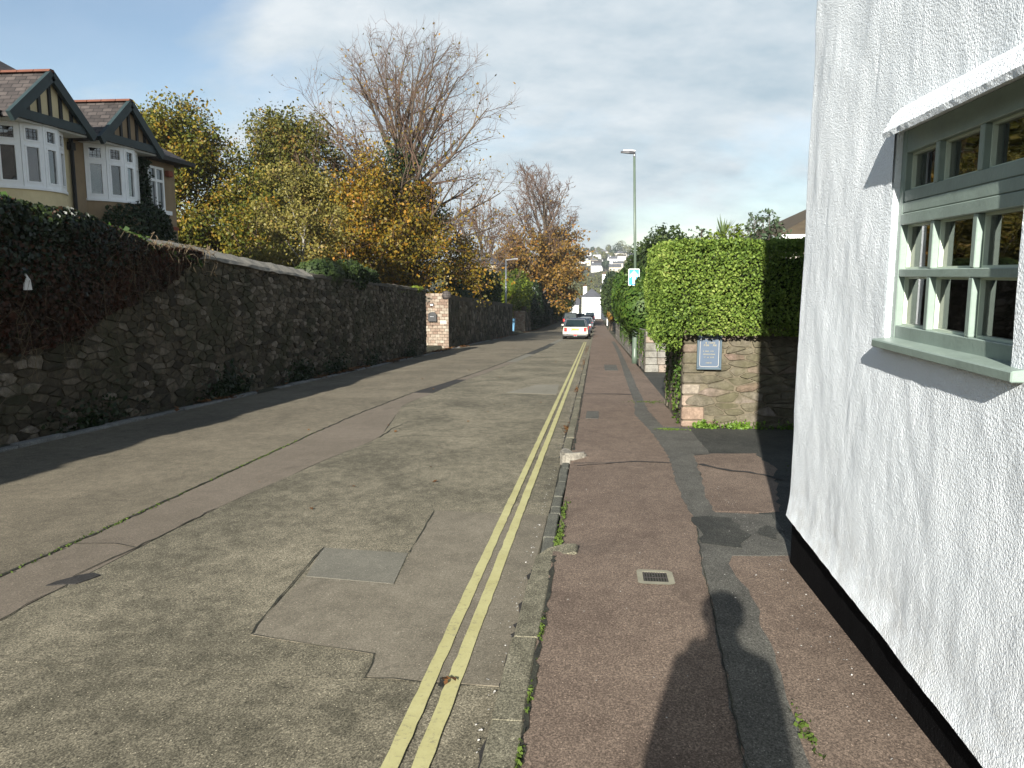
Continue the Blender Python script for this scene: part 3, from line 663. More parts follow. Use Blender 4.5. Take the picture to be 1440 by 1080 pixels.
# pavement: red tarmac sheet with a dip at the dropped kerb
def pav_z(x, y):
    k = 0.0
    if 4.85 < y < 8.5: k = min(1, (y - 4.85) / .35, (8.5 - y) / .35)
    return gz(y) + PK - k * 0.06 * max(0, 1 - (x + .25) / .45)
def make_pavement():
    xs = [-0.255, -0.15, 0.0, 0.2, 0.6, 0.95, 1.26]; ys = [-7 + .5 * i for i in range(0, 22)] + [4 + .12 * i for i in range(42)] + list(range(10, 95, 2)) + [95 + 5 * i for i in range(19)] + [188]
    V = [(x, y, pav_z(x, y)) for y in ys for x in xs]; n = len(xs)
    Fc = [(j * n + i, j * n + i + 1, (j + 1) * n + i + 1, (j + 1) * n + i) for j in range(len(ys) - 1) for i in range(n - 1)]
    return tag(np_mesh('pavement', V, Fc, 'red_tarmac', smooth=True), kind='structure')
pav = make_pavement()
pz = lambda y: gz(y) + PK
def alley():
    mb = MB()
    for x0, x1, y0, y1 in ((1.26, 5.8, 4.3, 10.95), (1.26, 5.8, 13.4, 21.3)):
        mb.prism([(x0, y0), (x1, y0), (x1, y1), (x0, y1)], lambda x, y: pz(y) - .2, lambda x, y: pz(y))
    return tag(mb.build('driveway', 'dark_tarmac'), kind='structure')
alley()
patch([(.50, 2.2), (.73, 2.2), (.735, 2.6), (.85, 4.05), (.83, 4.72), (.86, 4.9), (1.30, 4.95), (1.34, 6.0), (.92, 6.0), (.93, 6.5), (1.02, 7.6), (1.07, 8.5), (1.262, 8.64), (1.262, 10.78), (.92, 10.78), (.84, 12.6), (.87, 15), (.88, 17), (.93, 21), (1.0, 28), (1.08, 38), (1.1, 48), (.92, 48), (.90, 38), (.83, 28), (.74, 21), (.70, 16.7), (.68, 13.6), (.60, 12.2), (.68, 11.1), (.76, 9.6), (.79, 8.5), (.76, 7.6), (.73, 6.5), (.74, 5.6), (.66, 4.73), (.62, 4.0), (.52, 2.6)], 'grey_tarmac', 0.0025, 'trench_patch', pav, 0.10, 0.014, pz)
patch([(1.07, 8.62), (1.75, 8.75), (1.78, 7.86), (1.42, 6.08), (.95, 6.05), (1.0, 7.0)], 'red_tarmac', 0.0025, 'tarmac_patch', pav, 0.12, 0.03, pz)
patch([(.72, 5.15), (.74, 5.85), (1.02, 5.85), (1.06, 5.4), (.95, 5.05)], 'dark_tarmac', 0.007, 'stain_patch', pav, 0.1, 0.03, pz)
patch([(1.12, 5.45), (1.25, 5.65), (1.32, 5.5), (1.2, 5.3)], 'dark_tarmac', 0.007, 'stain_patch', pav, 0.08, 0.03, pz)
ribbon('crack', [(-.2, 7.9), (.1, 7.95), (.45, 8.1), (.78, 8.05)], 0.035, 0.004, 'dark_patch', pav, 21, 0.012, 0.06, pz)
ribbon('crack', [(-.2, 15.2), (.3, 15.25), (.72, 15.2)], 0.07, 0.004, 'dark_patch', pav, 22, 0.01, 0.1, pz)
ribbon('crack', [(1.05, 8.0), (1.3, 7.75), (1.55, 7.6), (1.72, 7.3)], 0.06, 0.007, 'dark_patch', pav, 23, 0.03, 0.06, pz)
ribbon('crack', [(.52, 2.2), (.52, 2.6), (.62, 4.0), (.66, 4.7), (.74, 5.6)], 0.007, 0.006, 'crack_fill', pav, 25, 0.004, 0.06, pz)
patch([(-.14, 11.5), (.05, 11.5), (.06, 12.4), (-.13, 12.4)], 'grey_tarmac', 0.004, 'cover_patch', pav, 0.3, 0.004, pz)
patch([(.25, 22.0), (.62, 22.0), (.63, 24.6), (.25, 24.6)], 'grey_tarmac', 0.004, 'cover_patch', pav, 0.3, 0.004, pz)

# kerbs, stone by stone
def kerb_line():
    bed = MB(); bed.prism([(-.35, -7), (-.26, -7), (-.26, 90), (-.35, 90)], lambda x, y: gz(y) - .2, lambda x, y: gz(y) + .012)
    bed.prism([(-.35, 90), (-.26, 90), (-.26, 188), (-.35, 188)], lambda x, y: gz(y) - .2, lambda x, y: gz(y) + PK - .004)
    for a_, b_ in ((-2.2, 4.72), (8.64, 90)): bed.prism([(-.345, a_), (-.262, a_), (-.262, b_), (-.345, b_)], lambda x, y: gz(y) - .19, lambda x, y: gz(y) + PK - .012)
    k = tag(bed.build('kerb', 'crack_fill'), kind='structure'); r = random.Random(9); y = -2.0
    def st(y0, y1, x0, x1, h, mat='kerb_stone', bev=.006):
        j = lambda s: r.uniform(-s, s); dx = j(.006); a, b = y0 + .0015, y1 - .0015
        P = [(x0 + dx, a + j(.004)), (x1 + dx + j(.006), a), (x1 + dx + j(.006), b), (x0 + dx + j(.004), b + j(.004))]; dz = j(.005)
        MB().prism(P, lambda x, yy: gz(yy) - .1, lambda x, yy: gz(yy) + h + dz).build('kerb_stone', mat, k, bevel=bev)
    while y < 4.7:
        L = min(r.uniform(.72, .95), 4.76 - y); L = L if 4.76 - y - L > .25 else 4.76 - y
        st(y, y + L, -.362, -.243, PK + .004); y += L
    MB().prism([(-.362, 4.79), (-.10, 4.80), (-.10, 4.99), (-.19, 5.0), (-.30, 4.95), (-.365, 4.85)], lambda x, yy: gz(yy) - .05, lambda x, yy: gz(yy) + PK + .018 - .05 * max(0, -(x + .25) / .11)).build('end_stone', 'kerb_stone', k, bevel=.012)
    y = 5.0
    while y < 8.2:
        L = r.uniform(.2, .42); st(y, min(y + L, 8.25), -.350 + (y - 5) * .003, -.265, .045, 'sett_stone', .008); y += L
    y = 8.62
    while y < 60:
        L = r.uniform(.8, 1.15); st(y, y + L, -.355, -.258, PK - .005); y += L
    bed2 = MB()
    while y < 90: st_y = y; L = 1.0; bed2.prism([(-.355, y + .004), (-.258, y + .004), (-.258, y + L - .004), (-.355, y + L - .004)], lambda x, yy: gz(yy) - .1, lambda x, yy: gz(yy) + PK - .005); y += L
    tag(bed2.build('far_kerb_stones', 'kerb_stone', k), kind='stuff')
    bl = MB(); bl.prism([(-6.80, -7), (-6.76, -7), (-6.76, 90), (-6.80, 90)], lambda x, y: gz(y) - .1, lambda x, y: gz(y) - .006)
    bl.prism([(-6.92, 90), (-6.78, 90), (-6.78, 188), (-6.92, 188)], lambda x, y: gz(y) - .1, lambda x, y: gz(y) + .045)
    k2 = tag(bl.build('gutter_kerb', 'crack_fill'), kind='structure'); y = 2.0
    while y < 62:
        L = r.uniform(.8, 1.1)
        if r.random() > .1:
            h = r.uniform(.02, .05); MB().prism([(-6.93, y + .006), (-6.80, y + .006), (-6.80 + r.uniform(-.01, .01), y + L - .006), (-6.93, y + L - .006)], lambda x, yy: gz(yy) - .1, lambda x, yy: gz(yy) + h).build('kerb_stone', 'pale_kerb', k2, bevel=.01)
        y += L
kerb_line()
tag(sheet('verge', -7.4, -6.80, 0.012, 'soil'), kind='structure')
def lump(name, c, rx, ry, rz, mat, seed, **kw):
    bm = bmesh.new(); bmesh.ops.create_icosphere(bm, subdivisions=3, radius=1); r = np.random.default_rng(seed); off = r.random(2) * 50
    for v in bm.verts:
        k = .72 + .56 * float(fbm(np.array(v.co.x * 1.3 + off[0] + v.co.z), np.array(v.co.y * 1.3 + off[1] - v.co.z * .6), seed, 3)); v.co = Vector((v.co.x * rx * k, v.co.y * ry * k, max(v.co.z, -.35) * rz * k))
    me = bpy.data.meshes.new(name); bm.to_mesh(me); bm.free(); me.materials.append(MATS[mat]); o = bpy.data.objects.new(name, me); link(o); o.location = c; ROOT[o.name] = Vector(c)
    return tag(o, **kw)
bl_ = thing('loose_stone', 'pale rough wedge of stone set into the kerb where it rises again', 'stone', (-.24, 8.42, gz(8.42)))
def rock_top(x, y): return gz(y) + PK + .050 - .10 * (x + .36) + .012 * math.sin(31 * x + 17 * y) + .007 * math.sin(53 * y)
MB().prism([(-.37, 8.34), (-.33, 8.27), (-.24, 8.26), (-.15, 8.31), (-.09, 8.36), (-.085, 8.43), (-.14, 8.47), (-.22, 8.48), (-.27, 8.55), (-.34, 8.56), (-.375, 8.47)], lambda x, y: gz(y) - .05, rock_top).build('rock', 'rock', bl_, bevel=.022, seg=2)

for a_, b_, sd_ in ((1.5, 4.75, 51), (8.7, 30, 52)):
    ribbon('crack', [(-.240, a_), (-.241, (a_ + b_) / 2), (-.240, b_)], 0.020, 0.004, 'crack_fill', pav, sd_, 0.006, 0.05, pz, wvar=.9)
    ribbon('gutter_dirt', [(-.376, a_), (-.378, (a_ + b_) / 2), (-.376, b_)], 0.030, 0.006, 'dark_patch', road, sd_ + 5, 0.008, 0.06, gz, wvar=.9)
# drain cover in the pavement
dr = thing('drain_cover', 'small iron grating with cream concrete surround in the pavement', 'drain cover', (.355, 4.42, pz(4.42)))
mb = MB(); o_ = [(.255, 4.30), (.285, 4.285), (.43, 4.285), (.462, 4.31), (.462, 4.51), (.435, 4.54), (.27, 4.54), (.255, 4.515)]; i_ = [(.288, 4.33), (.288, 4.33), (.428, 4.33), (.428, 4.33), (.428, 4.50), (.428, 4.50), (.288, 4.50), (.288, 4.50)]
vs = [(x, y, pz(y) + .006) for x, y in o_] + [(x, y, pz(y) + .006) for x, y in i_] + [(x, y, pz(y) - .012) for x, y in i_]
mb.add(vs, [(i, (i + 1) % 8, 8 + (i + 1) % 8, 8 + i) for i in range(8)] + [(8 + i, 8 + (i + 1) % 8, 16 + (i + 1) % 8, 16 + i) for i in range(8)]); mb.build('surround', 'grate_frame', dr)
MB().prism([(.289, 4.331), (.427, 4.331), (.427, 4.499), (.289, 4.499)], lambda x, y: pz(y) - .02, lambda x, y: pz(y) + .0015).build('pit_shade', 'shade_core', dr)  # solid near-black block stands in for the shade below the bars
for i in range(9):
    x = .296 + i * .0155; MB().prism([(x - .004, 4.332), (x + .004, 4.332), (x + .004, 4.498), (x - .004, 4.498)], lambda x, y: pz(y) - .015, lambda x, y: pz(y) + .005).build('grate_bar', 'iron', dr)
for y in (4.336, 4.41, 4.488): MB().prism([(.29, y - .004), (.427, y - .004), (.427, y + .006), (.29, y + .006)], lambda x, yy: pz(yy) - .015, lambda x, yy: pz(yy) + .0042).build('grate_bar', 'iron', dr)

# ================================================================== WHITE COTTAGE (right)
WX = 1.18; OY0, OY1, OZ0, OZ1 = 2.38, 3.43, 1.335, 2.165
cot = thing('white_cottage', 'white roughcast cottage with black plinth and sage green small-paned window', 'building', (WX, 0, 0))
def cottage_wall():
    ny, nz = 290, 560; ys = np.linspace(1.9, 4.80, ny); zs = np.linspace(0.15, 3.5, nz); Yg, Zg = np.meshgrid(ys, zs)
    h = 0.010 * (fbm(Yg * 3.2, Zg * 2.2, 1, 3) - .45) * 2
    h += 0.0040 * (fbm(Yg * 11, Zg * 6, 5, 3) - .45)
    rough = np.clip(1.5 * fbm(Yg * 2.0 + 3, Zg * 1.3, 9, 2) - .15, .25, 1.1)
    peb = np.clip(fbm(Yg * 70, Zg * 70, 21, 2) - .34, 0, 1)
    h += 0.004 * peb * rough
    drip = np.clip(fbm(Yg * 34, Zg * 4.2, 33, 2) - .47, 0, 1) * np.clip(2.0 * vnoise(Yg * 2.2, Zg * 1.1, 40) - .75, 0, 1)
    h += 0.006 * drip
    for (pts, w, a) in (([(3.62, 3.5), (3.66, 2.75), (3.72, 2.3)], .018, -.010), ([(3.72, 1.25), (3.84, .85), (3.80, .6), (3.75, .42)], .018, .011), ([(3.15, .8), (3.05, .62), (3.1, .4), (3.02, .28)], .012, .008), ([(2.62, .5), (2.5, .25)], .014, .008), ([(4.35, 1.75), (4.32, 1.98), (4.42, 2.1)], .012, .007)):
        yy = np.interp(Zg, [p[1] for p in sorted(pts, key=lambda p: p[1])], [p[0] for p in sorted(pts, key=lambda p: p[1])]) + .030 * (vnoise(Zg * 6, Zg * 0, 3) - .5) + .014 * (vnoise(Zg * 24, Zg * 0, 4) - .5)
        z0, z1 = min(p[1] for p in pts), max(p[1] for p in pts)
        h += -.28 * np.abs(a) * np.clip(3 * vnoise(Zg * 4.5, Zg * 0 + .5, 18) - .9, 0, 1) * (.4 + .9 * vnoise(Zg * 14, Zg * 0, 8)) * np.exp(-((Yg - yy) / (w * .7)) ** 2) * np.clip((Zg - z0) / .06, 0, 1) * np.clip((z1 - Zg) / .06, 0, 1)
    flare = 0.018 * np.clip((0.32 - Zg) / .17, 0, 1) ** 2
    X = WX - h - flare + .004 * (Zg - 1.5) * 0
    yc = 4.775 + (3.1 - Zg) * .020 + .010 * (fbm(Zg * 3, Zg * 0 + 2, 55, 3) - .45)
    s = Yg / 4.80; Yw = np.where(Yg > 4.2, 4.2 + (Yg - 4.2) / .6 * (yc - 4.2), Yg)
    e = np.clip((Yg - 4.755) / .045, 0, 1); X = X + .030 * e ** 2
    Zw = Zg - np.where(Zg < .2, .012 * (fbm(Yg * 6, Yg * 0, 71, 3) - .3), 0)
    V = np.stack([X, Yw, Zw], -1).reshape(-1, 3)
    J, I = np.meshgrid(np.arange(nz - 1), np.arange(ny - 1), indexing='ij')
    yc_ = (ys[I] + ys[I + 1]) / 2; zc_ = (zs[J] + zs[J + 1]) / 2
    keep = ~((yc_ > OY0) & (yc_ < OY1) & (zc_ > OZ0) & (zc_ < OZ1))
    Fc = np.stack([J * ny + I, (J + 1) * ny + I, (J + 1) * ny + I + 1, J * ny + I + 1], -1)[keep]
    np_mesh('roughcast_wall', V, Fc, 'white_render', cot, smooth=True)
cottage_wall()
mb = MB(); mb.box(WX + .003, WX + .3, -5, 1.90, .15, 5.4); mb.box(WX + .003, WX + .3, 1.90, 4.76, 3.5, 5.4); mb.box(WX + .3, 7.4, 4.45, 4.77, .1, 5.4); mb.box(7.1, 7.4, -5, 4.4, -.3, 5.4); mb.box(WX + .3, 7.1, -5, -4.7, -.1, 5.4)
mb.build('house_wall', 'white_render', cot)
FX0 = 1.215; mb = MB()   # inner faces round the opening
mb.box(WX + .012, FX0 + .075, OY1, OY1 + .25, OZ0 - .2, OZ1 + .2); mb.box(WX + .012, FX0 + .075, OY0 - .3, OY0, OZ0 - .2, OZ1 + .2); mb.box(WX + .012, FX0 + .075, OY0, OY1, OZ1, OZ1 + .25); mb.box(WX + .012, FX0 + .075, OY0, OY1, OZ0 - .25, OZ0 - .002)
mb.build('window_reveal', 'white_render', cot)
mb = MB()
for b_ in ((OY1, OY1 + .22, OZ0 - .2, OZ1 + .2), (OY0 - .28, OY0, OZ0 - .2, OZ1 + .2), (OY0, OY1, OZ1, OZ1 + .22), (OY0, OY1, OZ0 - .22, OZ0 - .002)): mb.box(FX0 + .076, WX + .32, *b_)
mb.build('inner_reveal', 'dark_room', cot)  # reveal behind the frame painted dark as if unlit, so reflections show
MB().prism([(WX + .022, -5), (1.6, -5), (1.6, 4.80), (WX + .022, 4.80)], lambda x, y: gz(y) - .1, lambda x, y: .165).build('plinth', 'black_plinth', cot)
def hood():
    n = 40; V = []; r = np.random.default_rng(2)
    for i in range(n + 1):
        y = 1.9 + (3.37 - 1.9) * i / n; j = r.normal(0, .0006, 8)
        V += [(WX + .03, y, 2.175 + j[0]), (1.120 + j[1], y, 2.128 + j[2]), (1.115 + j[3], y, 2.150 + j[4]), (1.148 + j[5], y, 2.215 + j[6]), (WX + .02, y, 2.262 + j[7])]
    Fc = [(i * 5 + k, i * 5 + k + 1, (i + 1) * 5 + k + 1, (i + 1) * 5 + k) for i in range(n) for k in range(4)] + [tuple(n * 5 + k for k in (0, 1, 2, 3)), tuple(n * 5 + k for k in (0, 3, 4, 4))[:4]]
    mb = MB(); mb.add(V, [f for f in Fc[:-2]] + [tuple(n * 5 + k for k in range(5)), tuple(range(4, -1, -1))]); mb.build('window_hood', 'white_render', cot, smooth=False)
hood()
win = MB(); FX = 1.215; GXX = 1.256
cols = [(2.432, 2.742), (2.776, 3.080), (3.114, 3.385)]; rows = [(1.392, 1.588), (1.619, 1.794), (1.930, 2.075)]
wf = MB()
wf.box(FX, FX + .075, cols[2][1], OY1 - .001, OZ0, OZ1 - .001)
wfo = wf.build('window_frame', 'sage_paint', cot, bevel=.004)
MB().box(FX, FX + .075, OY0 + .001, cols[0][0], OZ0, OZ1 - .001).build('window_stile', 'sage_paint', wfo, bevel=.004)
def wpart(name, x0, x1, y0, y1, z0, z1, mat='sage_paint', bev=.003): return MB().box(x0, x1, y0, y1, z0, z1).build(name, mat, wfo, bevel=bev)
for (z0, z1, nm) in ((OZ0 + .001, rows[0][0], 'bottom_rail'), (rows[0][1], rows[1][0], 'glazing_bar'), (rows[2][1], OZ1 - .002, 'head_rail')): wpart(nm, FX + .002, FX + .07, cols[0][0], cols[2][1], z0, z1)
for i, (z0, z1) in enumerate(((1.794, 1.838), (1.840, 1.882), (1.884, 1.930))): wpart('transom_board', FX - .002 + .003 * i, FX + .07, cols[0][0], cols[2][1], z0, z1)
for (a, b) in ((cols[0][1], cols[1][0]), (cols[1][1], cols[2][0])):
    for (z0, z1) in rows: wpart('mullion', FX + .003, FX + .07, a + .001, b - .001, z0, z1)
for (y0, y1) in cols:
    for (z0, z1) in rows:
        g = MB()                                # inner glazing bead
        for a in ((y0, y0 + .008, z0, z1), (y1 - .008, y1, z0, z1), (y0 + .008, y1 - .008, z0, z0 + .008), (y0 + .008, y1 - .008, z1 - .008, z1)): g.box(FX + .026, FX + .052, *a)
        g.build('glazing_bead', 'sage_pale', wfo)
        MB().box(GXX, GXX + .004, y0 + .005, y1 - .005, z0 + .005, z1 - .005).build('pane', 'window_glass', wfo)
sill = MB(); sill.add([(1.142, 2.30, 1.300), (1.142, 3.43, 1.300), (1.25, 3.43, 1.300), (1.25, 2.30, 1.300), (1.142, 2.30, 1.332), (1.142, 3.43, 1.332), (1.25, 3.43, 1.345), (1.25, 2.30, 1.345)], [(0, 1, 2, 3), (4, 7, 6, 5), (0, 4, 5, 1), (1, 5, 6, 2), (2, 6, 7, 3), (3, 7, 4, 0)])
sill.build('window_sill', 'sage_paint', cot, bevel=.004)
rm = MB()
for b in ((1.5, 3.4, 1.6, 1.65, .9, 2.6), (1.5, 3.4, 4.2, 4.25, .9, 2.6), (3.4, 3.45, 1.6, 4.25, .9, 2.6), (1.5, 3.4, 1.65, 4.2, .85, .9), (1.5, 3.4, 1.65, 4.2, 2.6, 2.65)): rm.box(*b)
rm.build('room', 'dark_room', cot)
orn = MB(); rr = random.Random(5)
for (y, z, s) in ((2.84, 1.47, .024), (2.87, 1.455, .026), (2.855, 1.495, .02), (2.81, 1.505, .02), (2.83, 1.525, .016), (2.885, 1.485, .014), (2.80, 1.47, .018)):
    orn.lathe((0, 0, 0), [(.001, -.004), (s, -.002), (s, .002), (.001, .004)], 10)
    k = len(orn.v) - 40; orn.v[k:] = [(1.266 + v[2] * .6, y + v[0], z + v[1]) for v in orn.v[k:]]
tag(orn.build('window_ornament', 'white_gloss', None, loc=(1.30, 2.84, 1.43)), 'white petal-shaped ornament behind the cottage window pane', 'ornament')
rf = MB(); rf.add([(.95, -5.2, 5.35), (.95, 5.0, 5.35), (4.3, 5.0, 7.9), (4.3, -5.2, 7.9), (7.65, 5.0, 5.35), (7.65, -5.2, 5.35), (.95, -5.2, 5.23), (.95, 5.0, 5.23), (4.3, 5.0, 7.78), (4.3, -5.2, 7.78), (7.65, 5.0, 5.23), (7.65, -5.2, 5.23)],
    [(0, 1, 2, 3), (3, 2, 4, 5), (6, 9, 8, 7), (9, 11, 10, 8), (0, 6, 7, 1), (5, 4, 10, 11), (1, 7, 8, 2), (2, 8, 10, 4), (0, 3, 9, 6), (3, 5, 11, 9)]); rf.build('roof', 'slate', cot)
ga = MB(); ga.add([(1.3, 4.7, 5.3), (7.2, 4.7, 5.3), (4.3, 4.7, 7.7), (1.3, 4.5, 5.3), (7.2, 4.5, 5.3), (4.3, 4.5, 7.7)], [(0, 1, 2), (3, 5, 4), (0, 3, 4, 1), (1, 4, 5, 2), (2, 5, 3, 0)]); ga.build('gable_wall', 'white_render', cot)

# ================================================================== LEFT ROADSIDE WALL
LX = -7.12
def wall_h(y): return interp([(-8, 2.7), (12, 2.66), (14, 2.64), (19.2, 2.53), (20, 2.56), (33, 2.62), (200, 2.5)], y)
def wall_core(y0, y1, root, name='wall_core', mat='dark_mortar', hf=wall_h, x0=LX, th=.42):
    n = max(2, int((y1 - y0) / 1.0)); ring = []
    for i in range(n + 1):
        y = y0 + (y1 - y0) * i / n; h = hf(y); ring.append([(x0, y, gz(y) - .3), (x0, y, gz(y) + h), (x0 - th, y, gz(y) + h), (x0 - th, y, gz(y) - .3)])
    return MB().loft(ring).build(name, mat, root)
lw = thing('garden_wall', 'long tall dark rubble stone wall along the far side of the road, half under ivy', 'wall', (LX, 10, gz(10)))
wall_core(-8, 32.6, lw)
def ivy_low(y): return interp([(-8, .9), (8, 1.05), (8.8, 1.12), (10, 1.25), (10.9, 1.6), (12.0, 1.95), (12.8, 2.25), (13.8, 2.62), (14, 9)], y)
cells = rubble(30.6, 2.56, .215, .085, 31, .36, .42)
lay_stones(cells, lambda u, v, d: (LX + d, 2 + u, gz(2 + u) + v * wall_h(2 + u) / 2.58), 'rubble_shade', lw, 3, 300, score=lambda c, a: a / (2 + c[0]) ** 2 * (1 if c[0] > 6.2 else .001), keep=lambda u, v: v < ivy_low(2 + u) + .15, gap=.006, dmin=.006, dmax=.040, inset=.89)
def coping():
    n = 22; ring = []; r = random.Random(2)
    for i in range(n + 1):
        y = 12.2 + (19.3 - 12.2) * i / n; z = gz(y) + wall_h(y); j = lambda s=.018: r.uniform(-s, s)
        ring.append([(LX + .09 + j(), y, z - .05 + j(.02)), (LX + .05 + j(), y, z + .02 + j(.01)), (LX - .22, y, z + .19 + j(.015)), (LX - .40 + j(), y, z + .22 + j(.015)), (LX - .56, y, z + .05), (LX - .5, y, z - .05)])
    MB().loft(ring).build('coping', 'coping', lw)
    r = random.Random(8)
    ring = []
    for i in range(34):
        y = 19.4 + 13.1 * i / 33; z = gz(y) + wall_h(y); j = lambda s=.02: r.uniform(-s, s); ring.append([(LX + .04 + j(), y, z - .02 + j()), (LX + j(), y, z + .07 + j()), (LX - .2, y, z + .12 + j()), (LX - .45, y, z + .03)])
    MB().loft(ring).build('wall_top', 'dark_mortar', lw)
coping()
# second stretch beyond the gateway, third beyond the bin
w2 = thing('garden_wall', 'shaded roadside wall between the letterbox pier and the blue bin, under dark shrubs', 'wall', (LX, 50, gz(50)))
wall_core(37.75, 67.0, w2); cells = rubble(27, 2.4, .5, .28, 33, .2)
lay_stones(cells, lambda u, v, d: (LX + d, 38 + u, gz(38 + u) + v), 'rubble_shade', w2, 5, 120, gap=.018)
w3 = thing('garden_wall', 'far shaded roadside wall beyond the blue bin, running down the hill', 'wall', (LX, 100, gz(100)))
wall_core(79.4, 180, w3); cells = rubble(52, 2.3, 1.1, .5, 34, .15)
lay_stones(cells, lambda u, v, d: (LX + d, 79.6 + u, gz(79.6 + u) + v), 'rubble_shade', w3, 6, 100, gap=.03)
def brick_pier(name, label, x0, x1, y0, h, seed, extra=True):
    t = thing(name, label, 'gate pier', ((x0 + x1) / 2, y0, gz(y0))); z0 = gz(y0)
    MB().box(x0, x1, y0 + .01, y0 + .5, z0 - .3, z0 + h).build('pier_core', 'mortar', t)
    r = random.Random(seed); z = z0 - .02; row = 0
    while z < z0 + h - .05:
        u = x0 - (.11 if row % 2 else 0)
        while u < x1 - .02:
            a, b = max(u, x0) + .006, min(u + .225, x1) - .006
            if b - a > .04: MB().box(a, b, y0 - .012 - r.uniform(0, .008), y0 + .05, z + .006, z + .075 + .061 - .006 - .061 * .0).build('brick', 'brick_pier', t)
            u += .23
        z += .142; row += 1
    return t
pier = brick_pier('gate_pier', 'sunlit brick gate pier carrying a black letterbox', -8.25, -7.13, 37.75, 2.62, 3)
z0 = gz(37.7)
MB().lathe((-7.25, 37.9, z0 + 2.52), [(.05, -.22), (.22, -.12), (.27, .05), (.20, .2), (.05, .28)], 14).build('stone_ball', 'slate', pier, smooth=True)
lb = thing('letterbox', 'black letterbox with arched top fixed to the brick gate pier', 'letterbox', (-7.93, 37.66, z0 + 1.45))
mb = MB(); prof = [(-.20, 0), (.20, 0), (.20, .34), (.12, .43), (0, .46), (-.12, .43), (-.20, .34)]
mb.loft([[(-7.90 + a, 37.60, z0 + 1.32 + b) for a, b in prof], [(-7.90 + a, 37.735, z0 + 1.32 + b) for a, b in prof]]); mb.build('box_body', 'plastic_black', lb)
MB().box(-8.0, -7.82, 37.592, 37.60, z0 + 1.54, z0 + 1.565).build('slot', 'rim', lb)
pl = thing('name_plate', 'cream name plate on the brick gate pier beside the letterbox', 'sign', (-7.36, 37.72, z0 + 1.2))
MB().box(-7.53, -7.22, 37.70, 37.735, z0 + 1.18, z0 + 1.36).build('plate', 'beige_wall', pl, bevel=.008)
MB().box(-7.50, -7.25, 37.696, 37.70, z0 + 1.21, z0 + 1.225).build('rim_line', 'iron', pl)
wlmp = thing('wall_light', 'small white and black light high on the brick gate pier', 'light', (-7.93, 37.68, z0 + 2.1))
MB().box(-8.0, -7.86, 37.63, 37.735, z0 + 2.08, z0 + 2.15).build('lamp_body', 'white_gloss', wlmp, bevel=.01); MB().box(-8.02, -7.84, 37.62, 37.735, z0 + 2.152, z0 + 2.19).build('lamp_cap', 'plastic_black', wlmp)
brick_pier('gate_pier', 'low brick gate pier beside the blue wheelie bin', -8.3, -7.13, 79.0, 2.1, 4)
bn = thing('wheelie_bin', 'blue wheelie bin in the far gateway', 'bin', (-8.12, 75.9, gz(76)))
zb = gz(76); mb = MB(); mb.loft([[(-8.12 + a * .42, 75.9 + b * .42, zb + .1) for a, b in ((-.5, -.5), (.5, -.5), (.5, .5), (-.5, .5))], [(-8.12 + a * .6, 75.9 + b * .6, zb + 1.25) for a, b in ((-.5, -.5), (.5, -.5), (.5, .5), (-.5, .5))]]); mb.build('bin_body', 'bin_blue', bn)
MB().box(-8.46, -7.78, 75.56, 76.26, zb + 1.25, zb + 1.34).build('lid', 'bin_blue', bn, bevel=.02)
for s in (-.22, .22): MB().tube((-8.12 + s - .03, 76.15, zb + .1), (-8.12 + s + .03, 76.15, zb + .1), .1, .1, 12).build('wheel', 'tyre', bn)

# ivy and creeper on the wall
iv = thing('ivy', 'mound of dark ivy and brown creeper draped over the stone wall below the house', 'ivy', (LX, 9, gz(9)))
rg = np.random.default_rng(7)
def ivy_pts(n, y0, y1, lowf, topx=.0):
    Y = rg.uniform(y0, y1, n); v = rg.random(n); lo = np.array([ivy_low(y) for y in Y]) + .16 * (fbm(Y * 2.2, Y * 0, 3, 3) - .4) * 2
    hi = np.array([interp([(-8, 3.05), (8.5, 3.0), (10.5, 2.92), (12, 2.76), (13.2, 2.72), (14.2, 2.72)], y) for y in Y]) + .16 * (fbm(Y * 1.6, Y * 0 + 4, 8, 3) - .4)
    V = lo + (hi - lo) * v; keep = (hi > lo)
    bulge = .10 + .26 * np.clip((V - lo) / .9, 0, 1) * fbm(Y * 1.1, V * 1.4, 5, 3) * 1.6
    tp = np.clip((V - hi + .35) / .35, 0, 1)
    X = LX + bulge * (1 - .6 * tp ** 2) - rg.random(n) ** 2 * .14
    Z = np.array([gz(y) for y in Y]) + V
    return np.stack([X, Y, Z], 1)[keep], V[keep], lo[keep]
P1, V1, L1 = ivy_pts(46000, 6.0, 14.0, 0)
br = rg.random(len(P1)) < np.clip(1.3 - (V1 - L1) / 1.25, .10, .95)
leaf_mesh('foliage', P1[~br], .062, 'leaf_ivy', iv, 1, normal=np.array([[.75, -.1, .5]]), nb=.5, droop=1.2, aspect=.9)
leaf_mesh('creeper_foliage', P1[br], .06, 'leaf_creeper', iv, 2, normal=np.array([[.8, -.1, .3]]), nb=.5, droop=1.2, aspect=.8)
P2, V2, L2 = ivy_pts(9000, -8, 6.0, 0); leaf_mesh('near_foliage', P2, .13, 'leaf_ivy', iv, 3, normal=np.array([[.75, -.1, .5]]), nb=.5, droop=1.2, aspect=.9)
Y = rg.uniform(-8, 13.6, 16000); X = rg.uniform(LX - .75, LX + .12, 16000); hh = np.array([interp([(-8, 3.08), (8.5, 3.02), (10.5, 2.94), (12, 2.78), (13.6, 2.70)], y) for y in Y])
Z = np.array([gz(y) for y in Y]) + hh - .25 * ((X - LX + .3) / .45) ** 2 + .16 * (fbm(Y * 1.6, X * 3, 8, 3) - .4) + rg.normal(0, .035, 16000)
